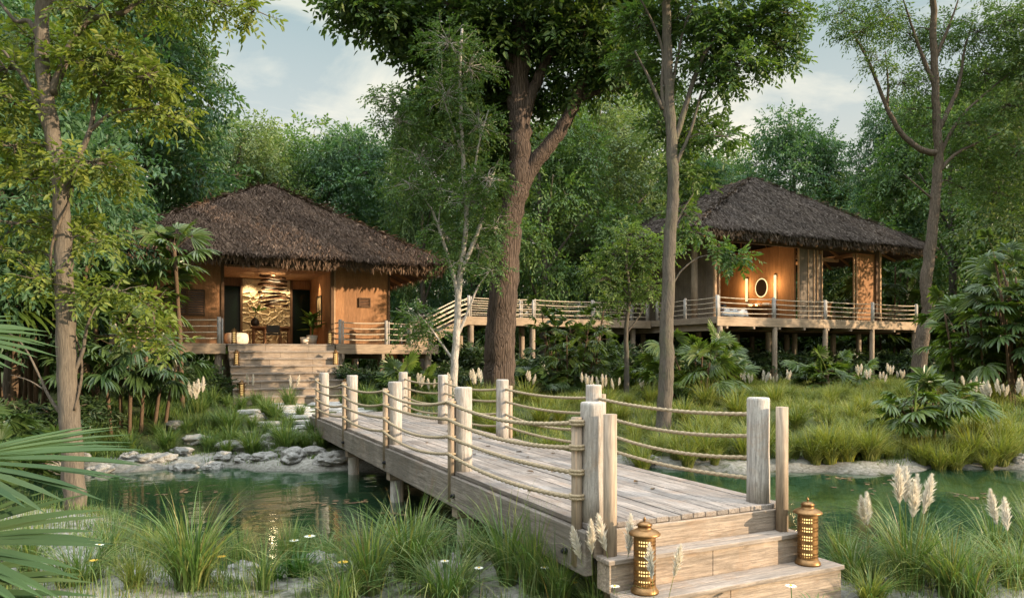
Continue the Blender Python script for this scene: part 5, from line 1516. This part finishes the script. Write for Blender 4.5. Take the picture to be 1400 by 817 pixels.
palm('tall_cane_palm', 'tall thicket of cane palms right of the sinuous dark trunk', 'palm', gbase(1350, 25), ring_stems(15, 1.5, 1.8, 4.9, .8, 15), .85, 11, 1.6, 9, 11, M['palm'], .6, .55, .035, low=.35)
palm('tall_cane_palm', 'cane palm thicket cut by the right photo edge', 'palm', gbase(1425, 23), ring_stems(11, 1.3, 1.8, 5.0, .8, 16), .85, 11, 1.6, 9, 12, M['palmdark'], .6, .55, .035, low=.3)
palm('tall_cane_palm', 'cane palms behind the corner of the stilt house deck', 'palm', gbase(1218, 44), ring_stems(12, 1.6, 3.0, 7.0, 1.0, 17), 1.25, 11, 1.6, 10, 13, M['palm'], .8, .5, .05, low=.3)
# broad fan palm right beside the camera
t = thing('broad_fan_palm', 'broad fan palm leaves reaching into view beside the camera at the left', 'palm', (0, 0, 0))
bp = W(-150, 4.3, -.3); t.location = bp
T = dict(V=[], F=[], n=0); rng = np.random.default_rng(15); pet = MB()
S4 = seen(4.3)
def camdir(x, y, z):
    a, b = c2w(x, y); return np.array([a, b, z])
for (px, py, dY, dx, dy, dz, R_, nseg, sp, dr, ux, uy) in (
        (-85, 632, .0, 1, .25, .06, 1.20, 22, .95, .08, .05, -.22), (-105, 745, -.35, 1, .2, .02, .93, 22, 1.1, .10, .05, -.42),
        (-135, 455, .35, 1, .3, .0, .86, 18, .95, .14, -.1, -.5), (-150, 830, -.5, 1, .1, .05, .95, 20, .9, .2, .1, -.5)):
    c = np.array(S4(px, py, dY))
    fan_leaf(T, c, camdir(dx, dy, dz), camdir(ux, uy, 1.0), R_, nseg, sp, rng, dr, wseg=.055, inner=.06, fold=.3)
    pet = MB(); pet.tube([bp, Vector(bp) * .4 + Vector(c) * .6 + Vector((0, 0, .1)), c], [.022, .016, .013], 6); pet.build('leaf_stalk', M['stem'], t)
np_mesh('fronds', np.concatenate(T['V']), np.concatenate(T['F']), M['palmfore'], t)

# ------------------------------------------------------------------ dark shrubs
def shrub(label, px, Y, rx, rz, n, seed, leafm='shrub', L=.2, name='leafy_shrub', w=.3):
    b = gbase(px, Y); t = thing(name, label, 'shrub', b)
    T = Tree(seed, leafL=L, leafw=w, m=7, tw=.35, big=False, droop=.5, flat=.5)
    for i in range(6): T.limb([b, b + Vector((T.r.uniform(-.3, .3) * rx, T.r.uniform(-.3, .3) * rx, rz * .5)), b + Vector((T.r.uniform(-.7, .7) * rx, T.r.uniform(-.5, .5) * rx, rz * T.r.uniform(.6, .95)))], .03, .01, 6, 4)
    for i in range(n):
        a = T.r.uniform(0, 6.3); k = T.r.uniform(.1, 1) ** .6
        T.cluster((b.x + math.cos(a) * k * rx, b.y + math.sin(a) * k * rx * .8, b.z + rz * (.25 + .6 * (1 - k * k * .7) * T.r.uniform(.5, 1))), (rx * .34, rx * .34, rz * .26), 46, False, .05)
    T.mb.build('branches', M['barkD'], t); np_mesh('foliage', np.concatenate(T.V), np.concatenate(T.F), M[leafm], t)
    return t
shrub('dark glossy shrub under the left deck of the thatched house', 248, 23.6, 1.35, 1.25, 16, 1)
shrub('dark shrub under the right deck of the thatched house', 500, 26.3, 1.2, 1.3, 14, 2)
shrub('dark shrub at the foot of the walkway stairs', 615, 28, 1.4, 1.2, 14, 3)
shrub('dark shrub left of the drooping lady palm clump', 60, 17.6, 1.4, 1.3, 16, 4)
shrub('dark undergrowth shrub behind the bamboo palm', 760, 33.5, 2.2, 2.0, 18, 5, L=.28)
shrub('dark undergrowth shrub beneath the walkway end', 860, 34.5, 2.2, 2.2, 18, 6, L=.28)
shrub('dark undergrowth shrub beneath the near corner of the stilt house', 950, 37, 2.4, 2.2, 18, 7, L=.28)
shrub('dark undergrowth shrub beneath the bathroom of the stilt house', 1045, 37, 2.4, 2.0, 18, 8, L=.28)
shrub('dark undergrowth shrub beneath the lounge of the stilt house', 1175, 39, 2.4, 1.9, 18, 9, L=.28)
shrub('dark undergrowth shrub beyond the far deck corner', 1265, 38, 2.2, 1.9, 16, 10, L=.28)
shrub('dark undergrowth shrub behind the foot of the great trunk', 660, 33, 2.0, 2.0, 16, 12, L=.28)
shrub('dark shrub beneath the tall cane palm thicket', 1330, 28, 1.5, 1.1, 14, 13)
# understory: hides the trunks' feet behind the houses
us = shrub('leafy understory bush in the shade behind the houses', 700, 44, 3.2, 4.2, 30, 20, 'leafB', .38, 'understory_bush', .42)
us['group'] = 'understory bushes behind the houses'
for i, (px, Y, sc) in enumerate(((-40, 30, 1.0), (60, 34, 1.2), (150, 37, 1.0), (240, 41, 1.2), (480, 46, 1.1), (560, 42, 1.0), (620, 46, 1.2), (775, 43, 1.0), (840, 47, 1.1), (900, 49, 1.0), (980, 52, 1.2), (1060, 54, 1.2), (1140, 55, 1.0), (1215, 52, 1.2), (1290, 50, 1.3), (1370, 44, 1.2), (1450, 38, 1.2))):
    c = copy_tree(us); p = gbase(px, Y); c.location = p; c.rotation_euler = (0, 0, i * 1.9); c.scale = (sc, sc, sc * (1 + .15 * math.sin(i * 3)))

# ------------------------------------------------------------------ grass
def grass_stuff(name, label, pts, h, w, mat, lean=(.2, .9), segs=3, droop=.5):
    N = len(pts)
    az = NR.uniform(0, 2 * PI, N)
    v, f = strip_geo(pts, az, NR.uniform(*lean, N), h * NR.uniform(.55, 1.15, N), w * NR.uniform(.7, 1.3, N), segs, droop)
    return tag(np_mesh(name, v, f, M[mat]), label, 'grass', kind='stuff')
def scatter_far(n, X0, X1, y0, y1, pred=None, clump=.0):
    X = NR.uniform(X0, X1, n); u = NR.uniform(0, 1, n); Y = y0 + (y1 - y0) * u
    keep = np.abs(X) < Y * .80 + 1
    X, Y = X[keep], Y[keep]
    if clump:
        k = max(1, int(len(X) * clump)); j = NR.integers(0, k, len(X))
        s = NR.uniform(.06, .16, k)[j]
        X = X[j] + NR.normal(0, 1, len(X)) * s; Y = Y[j] + NR.normal(0, 1, len(Y)) * s
    d = Y - Yf(X)
    p, q = c2w_np(X, Y)
    return X, Y, d, p, q
def c2w_np(X, Y): return CS * X + SN * Y, -SN * X + CS * Y
def blocked(p, q):
    b = (p > 3.3) & (p < 6.1) & (q < 19.6)
    b |= (p > 3.0) & (p < 6.0) & (q > 19.2) & (q < 25)          # path
    b |= (p > 1.9) & (p < 5.9) & (q > 24.6) & (q < 27.5)
    return b
def patch(X, Y, sc=.6, ph=0.0):
    return .5 + .25 * np.sin(X * sc * 1.3 + ph) * np.cos(Y * sc * 1.7 + ph * 2) + .25 * np.sin(X * sc * 2.9 + Y * sc * 2.1 + ph)
# far bank, warm side (right of the boardwalk)
X, Y, d, p, q = scatter_far(190000, -14, 27, 16.4, 36, clump=.045)
edge = .22 + 1.5 * patch(X, Y, .5) ** 1.6
ok = (d > edge) & ~blocked(p, q) & (patch(X, Y, .75, 1) > .42)
right = NR.uniform(0, 1, len(X)) < sstep(-5, 1.5, X + (Y - 18) * .15)
for nm, lab, sel, mat in (('meadow_grass', 'sunlit yellow green grass on the far bank right of the boardwalk', ok & right, 'grassdry'), ('bank_grass', 'green grass on the far bank below the thatched house', ok & ~right, 'grass')):
    pts = np.stack([p[sel], q[sel], gzc(X[sel], Y[sel]) - .02], 1)
    hh = .24 + .22 * patch(X[sel], Y[sel], .8, 2) + .05 * sstep(20, 30, Y[sel])
    grass_stuff(nm, lab, pts, hh, .016, mat, (.15, .8))
# short ground cover on both banks
X, Y, d, p, q = scatter_far(46000, -14, 16, 16.1, 24, clump=.02)
ok = (d > .2) & ~blocked(p, q) & (patch(X, Y, .7, 4) > .33)
pts = np.stack([p[ok], q[ok], gzc(X[ok], Y[ok]) - .01], 1)
grass_stuff('short_grass', 'short ground cover grass at the far water edge', pts, .13, .012, 'grass', (.2, .9), 2)
n = 40000; X = NR.uniform(-8, 7.5, n); Y = NR.uniform(5.8, 11.6, n); k = int(n * .02); j = NR.integers(0, k, n); X = X[j] + NR.normal(0, .13, n); Y = Y[j] + NR.normal(0, .13, n)
p, q = c2w_np(X, Y); ok = (Y < Yn(X) + .05) & ~blocked(p, q) & (patch(X, Y, .9, 3) > .36) & ~((p > 3.2) & (p < 6.5) & (q < 5.5))
pts = np.stack([p[ok], q[ok], gzc(X[ok], Y[ok]) - .01], 1)
grass_stuff('short_grass', 'thin short grass over the sandy near bank', pts, .16, .009, 'grassfore', (.2, .9), 2)
n = 5000; X = NR.uniform(-8, 7.5, n); Y = NR.uniform(6.2, 10.6, n); j = NR.integers(0, 300, n); X = X[j] + NR.normal(0, .16, n); Y = Y[j] + NR.normal(0, .16, n)
p, q = c2w_np(X, Y); ok = (Y < Yn(X) + .35) & ~blocked(p, q) & ~((p > 3.2) & (p < 6.6) & (q < 5.6))
pts = np.stack([p[ok], q[ok], gzc(X[ok], Y[ok]) - .02], 1)
grass_stuff('thin_reeds', 'thin upright reedy blades along the near water edge', pts, .52, .008, 'grassfore', (.05, .4), 3)

def tuft_mesh(n, h, spread, w, lean, mat, seed, r0=.1, name='blades'):
    rng = np.random.default_rng(seed)
    a = rng.uniform(0, 2 * PI, n); r = r0 * np.sqrt(rng.uniform(0, 1, n))
    pts = np.stack([np.cos(a) * r, np.sin(a) * r, np.full(n, -.03)], 1)
    az = a + rng.normal(0, .6, n)
    hh = h * rng.uniform(.45, 1.1, n); ln = rng.uniform(lean[0], lean[1], n) * (.4 + .6 * r / r0)
    return strip_geo(pts, az, ln, hh, w * rng.uniform(.7, 1.2, n), 5, .55, rng=rng)
def make_tuft(name, label, group, n, h, w, lean, mat, seed, r0=.1):
    v, f = tuft_mesh(n, h, 0, w, lean, mat, seed, r0)
    o = np_mesh(name, v, f, M[mat]); tag(o, label, 'grass tuft', group); return o
GN = 'tall grass tuft on the near bank, left of the boardwalk steps'
GN2 = 'tall grass tuft on the near bank, right of the boardwalk steps'
tf = [make_tuft('grass_tuft', GN, 'grass tufts left of the boardwalk', n_, h_, w_, ln_, mt_, 100 + i, r_) for i, (n_, h_, w_, ln_, mt_, r_) in enumerate(((250, 1.05, .017, (.2, 1.35), 'grassfore', .13), (150, .9, .019, (.3, 1.7), 'grassfore', .16), (320, 1.1, .013, (.1, .9), 'grassfore', .12), (190, .85, .016, (.3, 1.5), 'grassdry', .14), (110, 1.15, .02, (.15, 1.2), 'grassfore', .09), (260, .75, .014, (.4, 1.9), 'grassfore', .2)))]
tl = [(262, 7.35, 1.12), (108, 7.6, 1.0), (150, 8.4, .9), (40, 7.9, .8), (210, 8.9, .8), (330, 8.6, .75), (395, 8.2, .85), (445, 8.8, .8), (505, 7.5, .95), (560, 7.9, 1.05), (612, 7.3, 1.1), (640, 8.2, .95), (695, 7.6, 1.05), (540, 8.9, .85), (730, 7.3, .85), (765, 6.9, .7), (470, 7.2, .7), (590, 8.9, .9), (670, 8.5, .8), (-20, 8.4, .9), (360, 7.4, .6), (815, 6.75, .6), (185, 7.3, .6)]
tr = [(1165, 7.9, .75), (1245, 7.7, 1.0), (1300, 7.3, .85), (1335, 7.9, .85), (1395, 7.6, 1.0), (1215, 8.7, .7), (1360, 8.7, .75), (1270, 8.6, .7), (1190, 7.2, .6), (1420, 8.3, .9), (1150, 8.6, .6), (1330, 7.1, .7)]
used = set()
def put(src, px, Y, sc, i, label=None, group=None, dz=0):
    o = src if src.name not in used else copy_tree(src); used.add(src.name); used.add(o.name)
    p = gbase(px, Y); p.z += dz; o.location = p; o.rotation_euler = (0, 0, i * 2.1); o.scale = (sc, sc, sc * (1 + .08 * math.sin(i * 5)))
    if label: o['label'] = label
    if group: o['group'] = group
    return o
for i, (px, Y, sc) in enumerate(tl): put(tf[(i * 5 + i // 3) % 6], px, Y, sc * (1.0 if Y < 8.1 else .76), i, GN, 'grass tufts left of the boardwalk')
for i, (px, Y, sc) in enumerate(tr): put(tf[(i * 5 + 1 + i // 2) % 6], px, Y, sc * 1.0, i + 3, GN2, 'grass tufts right of the boardwalk steps')
tm = [make_tuft('grass_tuft', 'yellow green grass tuft on the far bank, right of the boardwalk', 'yellow grass tufts on the far bank', 230, .85, .020, (.25, 1.3), 'grassdry', 120 + i, .12) for i in range(3)]
tg = [make_tuft('grass_tuft', 'green grass tuft on the far bank, on the thatched house side', 'green grass tufts on the far bank', 230, .82, .020, (.25, 1.3), 'grass', 130 + i, .12) for i in range(3)]
spots = [(870, 16.9), (925, 16.7), (985, 16.9), (1045, 16.8), (1085, 16.6), (1130, 16.8), (1175, 16.6), (1215, 16.5), (1295, 16.8), (1330, 16.6), (1375, 16.7), (1110, 16.4), (1260, 16.4), (1110, 17.6), (1155, 17.2), (1190, 18.0), (1235, 17.0), (1240, 18.4), (1340, 17.9), (1365, 17.2), (1395, 18.0), (1150, 19), (1210, 19.4), (1300, 19.6), (1380, 19.6), (1090, 19.0), (1120, 20.5), (1180, 21), (1260, 21), (1340, 21.5), (950, 18.0), (990, 18.8), (935, 20), (880, 19.2), (850, 20.5), (1030, 18.4), (1010, 20.2), (965, 22), (1060, 22), (760, 21), (740, 19.6), (790, 23), (830, 23.5), (720, 23), (1140, 24), (1220, 24.5), (1290, 25), (1000, 25), (1080, 26), (650, 22.5), (900, 17.6), (690, 21)]
rs = random.Random(4)
spots += [(rs.uniform(840, 1420), rs.uniform(16.1, 16.6)) for _ in range(22)]
for _ in range(75):
    px, Y = rs.uniform(640, 1420), 17 + 13 * rs.random() ** 1.3
    pw = W(px, Y, 0)
    if not (3.0 < pw.x < 6.3 and pw.y < 19.8): spots.append((px, Y))
for i, (px, Y) in enumerate(spots): put(tm[i % 3], px, Y, R.uniform(.65, 1.3), i)
spots = [(178, 17.2), (228, 17.4), (185, 19.5), (215, 20.5), (255, 18.8), (275, 21), (300, 19.4), (330, 21.5), (365, 20.6), (383, 18.2), (315, 18.0), (345, 17.3), (395, 19.4), (410, 20.6), (440, 17.6), (430, 18.6), (120, 18.2), (90, 19), (150, 20.4), (245, 22.2), (200, 22.2), (290, 22.6), (350, 22.8), (395, 22.4), (50, 18.2), (20, 17.6), (310, 24), (525, 21), (500, 22.6), (560, 20.4), (590, 22.8), (470, 23), (535, 23.6), (610, 20.2)]
for _ in range(45):
    px, Y = rs.uniform(20, 620), 16.9 + 8 * rs.random() ** 1.2
    pw = W(px, Y, 0)
    if not blocked(pw.x, pw.y): spots.append((px, Y))
for i, (px, Y) in enumerate(spots): put(tg[i % 3], px, Y, R.uniform(.65, 1.15), i)

# strap leaved plants
hb = make_tuft('strap_leaf_plant', 'vivid green strap leaved plant on the near bank', 'strap leaved plants', 60, .5, .034, (.3, 1.3), 'herb', 140, .12)
hb['category'] = 'plant'
HL = [(408, 7.9, .9, 'vivid green strap leaved plant with daisies on the sandy near bank, left of the boardwalk'), (375, 7.7, .7, 'smaller vivid strap leaved plant next to the daisies on the near bank'), (1195, 7.25, .75, 'vivid strap leaved plant beside the lowest step and its lantern'), (1120, 6.55, .6, 'vivid green blades poking up before the lowest boardwalk step'),
      (285, 18.0, .9, 'vivid green plant among the limestone rocks of the far bank'), (1188, 18.3, .7, 'small vivid green plant in the meadow left of the spreading lady palm'), (1285, 16.95, .6, 'small vivid green plant under the spreading lady palm canes')]
for i, (px, Y, sc, lab) in enumerate(HL): put(hb, px, Y, sc, i, lab, 'strap leaved plants')

# ------------------------------------------------------------------ pampas grass
def make_pampas(nplume, h, seed, L=.40):
    rng = np.random.default_rng(seed)
    t = thing('pampas_grass', 'pampas', 'pampas grass', (0, 0, 0))
    v, f = tuft_mesh(90, h * .62, 0, .014, (.3, 1.1), 'grassfore', seed + 1, .12)
    np_mesh('blades', v, f, M['grassfore'], t)
    for k in range(nplume):
        a = rng.uniform(0, 6.3); r = rng.uniform(.02, .10); ln = rng.uniform(.02, .15); hh = h * rng.uniform(.72, 1.0)
        b = np.array([math.cos(a) * r, math.sin(a) * r, 0]); e = b + [math.cos(a) * ln, math.sin(a) * ln, hh]
        mid = b + (e - b) * .55 - [math.cos(a) * ln * .2, math.sin(a) * ln * .2, 0]
        mb = MB(); mb.tube(catmull([b, mid, e], 4), .004, 5); mb.build('stem', M['grassdry'], t)
        d0 = e - mid; d0 /= np.linalg.norm(d0)
        n = 520; u = rng.uniform(0, 1, n); pl = L * rng.uniform(.85, 1.15)
        pos = e + d0 * (u * pl)[:, None] - d0 * .02
        env = np.sin(PI * np.clip(u * .98 + .0, 0, 1) ** .62) ** .9
        az = rng.uniform(0, 2 * PI, n); s1 = np.cross(d0, [1, 0, 0]); s1 /= np.linalg.norm(s1); s2 = np.cross(d0, s1)
        rad = np.cos(az)[:, None] * s1 + np.sin(az)[:, None] * s2
        dd = d0 * 1.0 + rad * (.16 + .42 * rng.uniform(0, 1, n))[:, None] * (.5 + .6 * env)[:, None] + [.10 * math.cos(a), .10 * math.sin(a), 0]
        v, f = leaf_geo(pos, dd, rng.normal(0, 1, (n, 3)), (.035 + .085 * env) * rng.uniform(.7, 1.25, n), .0042 + .003 * env, False, .1, .25)
        np_mesh('plume', v, f, M['plume'], t)
    return t
pm = [make_pampas(5, .95, 1), make_pampas(3, .88, 2), make_pampas(2, .85, 3), make_pampas(4, .95, 4)]
PL = [(0, 1240, 7.55, .98, 'tall pampas grass with a cluster of five creamy plumes on the near bank, right of the right lantern'), (2, 1192, 7.9, .8, 'small pampas grass with plumes set apart, between the right lantern and the tall plume cluster'), (1, 1384, 7.4, .82, 'pampas grass with pale plumes near the bottom right photo corner'),
      (2, 848, 6.45, .78, 'pampas grass with two feathery plumes leaning before the left lantern'), (2, 905, 6.12, .66, 'thin pampas plumes in front of the boardwalk step, right of the left lantern'), (1, 812, 6.6, .72, 'pampas grass against the near end of the boardwalk beam'),
      (0, 272, 19.2, .95, 'white plumed pampas grass on the far bank before the dark glossy shrub'), (3, 160, 20.2, 1.1, 'white plumed pampas grass seen between the canes of the drooping lady palm'), (2, 345, 23.6, .8, 'faint plumes in front of the broad house stairs'), (2, 400, 22.4, .8, 'pampas plumes beside the pale stone path')]
for i, (k, px, Y, sc, lab) in enumerate(PL): put(pm[k], px, Y, sc, i * 1.3, lab, None)
far_p = [(568, 22.5), (590, 23), (612, 22.2), (640, 23.6), (655, 22.6), (722, 25), (800, 22.6), (812, 21.6), (826, 22.4), (842, 23.2), (880, 24), (1025, 27), (1040, 26.4), (1058, 28), (1078, 29), (1010, 29), (1192, 29), (1205, 28), (1215, 29.5), (1180, 30), (1232, 30), (1340, 21), (1355, 20.2), (1372, 20.8), (1390, 20), (1325, 22), (1408, 21)]
for i, (px, Y) in enumerate(far_p):
    lab, gr = ('white plumed pampas grass in the meadow behind the boardwalk rails', 'pampas behind the boardwalk') if px < 900 else (('white plumed pampas grass below the stilt house deck', 'pampas below the stilt house') if px < 1300 else ('white plumed pampas grass in the meadow right of the spreading lady palm', 'pampas right of the lady palm'))
    put(pm[[3, 1, 0, 3][i % 4]], px, Y, R.uniform(.6, .95), i, lab, gr)

# ------------------------------------------------------------------ daisies
def make_daisy(name, label, pet, seed, h=.32):
    rng = np.random.default_rng(seed); t = thing(name, label, 'flower', (0, 0, 0))
    mb = MB(); mb.tube([(0, 0, 0), (.01, .01, h * .6), (.02, 0, h)], .004, 5); mb.build('stem', M['herb'], t)
    n = 13; a = np.arange(n) * 2 * PI / n
    d = np.stack([np.cos(a), np.sin(a), np.full(n, .08)], 1); pos = np.array([.02, 0, h]) + d * .008
    v, f = leaf_geo(pos, d, np.stack([np.zeros(n), np.zeros(n), np.ones(n)], 1), .042, .02, True, .02, .1); np_mesh('petals', v, f, M[pet], t)
    mb = MB(); mb.lathe([(0, .012), (.009, .009), (.014, .002), (.014, -.004), (0, -.005)], (.02, 0, h), 10); mb.build('centre', M['yolk'], t)
    return t
dw = make_daisy('daisy', 'd', 'petal', 1); dy = make_daisy('buttercup', 'y', 'yolk', 2, .26)
for i, (px, Y, sc, lab) in enumerate(((420, 7.9, 1.35, 'large white daisy above the strap leaved plant left of the boardwalk'), (404, 8.1, 1.1, 'white daisy seen nearly edge-on beside the largest daisy'), (138, 7.7, 1.2, 'white daisy by the tuft at the foot of the slender tree'), (838, 6.35, 1.0, 'white daisy in the grass at the left lantern'), (1085, 6.35, 1.1, 'white daisy before the lowest boardwalk step'),
        (655, 7.2, 1.0, 'white daisy in the tall grass under the boardwalk beam'), (742, 7.1, 1.0, 'white daisy low in the grass near the boardwalk beam end'), (610, 7.5, 1.0, 'white daisy between tall tufts in the middle of the near bank'))): put(dw, px, Y, sc, i, lab, 'daisies on the near bank')
for i, (px, Y, sc, lab) in enumerate(((466, 7.45, 1.2, 'yellow flower right of the white daisies'), (130, 7.5, 1.0, 'yellow flower under the palm leaves at the left'), (785, 6.9, .8, 'yellow flower in the grass beside the boardwalk beam end'), (300, 7.5, 1.0, 'yellow flower behind the big round tuft'))): put(dy, px, Y, sc, i, lab, 'yellow flowers on the near bank')

# ------------------------------------------------------------------ rocks
def make_rock(seed):
    bm = bmesh.new(); bmesh.ops.create_icosphere(bm, subdivisions=4, radius=1)
    off = Vector((seed * 7.3, seed * 3.1, 1.7))
    for v in bm.verts:
        p = v.co.copy(); n = noise.noise(p * .9 + off) * .45 + noise.noise(p * 2.3 + off) * .22 + noise.noise(p * 5 + off) * .09
        cell = noise.voronoi(p * 1.1 + off)[0]
        v.co = p * (1 + n + .18 * (cell[1] - cell[0] - .3)); v.co.z *= .55
    me = bpy.data.meshes.new('limestone_rock'); bm.to_mesh(me); bm.free()
    return tag(link_mesh('limestone_rock', me, M['limestone']), 'pale limestone rock half bedded in the far bank left of the boardwalk', 'rock', 'limestone rocks on the far bank')
rk = [make_rock(i) for i in range(4)]
rocks = [(70, 16.0, .32), (40, 15.7, .34), (136, 15.75, .36), (205, 16.4, .28), (250, 16.1, .34), (291, 16.35, .30), (318, 17.7, .42), (357, 17.8, .38), (403, 16.6, .42), (454, 16.3, .42), (238, 19.4, .36), (352, 20.4, .34), (268, 18.2, .34), (368, 18.5, .34), (332, 16.8, .26), (361, 16.6, .28), (248, 17.2, .28), (305, 16.9, .28), (430, 17.0, .34), (475, 16.6, .36), (12, 16.2, .36), (180, 16.6, .26), (110, 16.4, .3), (385, 17.3, .26), (225, 16.6, .24)]
for i, (px, Y, s_) in enumerate(rocks):
    o = put(rk[i % 4], px, Y, s_, i, 'pale limestone rock half bedded in the far bank left of the boardwalk', 'limestone rocks on the far bank', dz=s_ * .12)
    o.scale = (s_ * 1.0, s_ * .72, s_ * .82)
for i, (px, Y, s_) in enumerate(((1120, 16.5, .2), (1250, 16.8, .22), (1335, 17.0, .2), (890, 16.7, .25), (960, 16.9, .2), (1390, 16.6, .24))):
    put(rk[(i + 2) % 4], px, Y, s_, i, 'small pale stone in the sand at the far water edge, right of the boardwalk', 'stones at the far water edge')
for i, (px, Y, s_) in enumerate(((430, 8.5, .22), (470, 8.2, .16), (330, 8.3, .18), (640, 8.6, .2))):
    put(rk[i % 4], px, Y, s_, i, 'pale stone in the sandy near bank left of the boardwalk', 'stones on the near bank')
# leaves drifting on the water
N = 80
cx = np.array([(470, 12.6), (1185, 13.6), (1210, 14.4), (560, 11.5), (440, 12.4), (1150, 14.9), (1330, 13), (250, 13.5)])
j = NR.integers(0, len(cx), N); Yw = cx[j, 1] + NR.normal(0, .16, N); Xw = (cx[j, 0] - 700) / FPX * cx[j, 1] + NR.normal(0, .28, N)
p, q = c2w_np(Xw, Yw); az = NR.uniform(0, 6.3, N)
v, f = leaf_geo(np.stack([p, q, np.full(N, WZ + .008)], 1), np.stack([np.cos(az), np.sin(az), NR.uniform(0, .1, N)], 1), np.stack([NR.normal(0, .06, N), NR.normal(0, .06, N), np.ones(N)], 1), NR.uniform(.1, .2, N), NR.uniform(.05, .1, N), True, .05, .05)
tag(np_mesh('floating_leaves', v, f, M['deadleaf']), 'brown dead leaves drifting on the stream', 'leaves', kind='stuff')
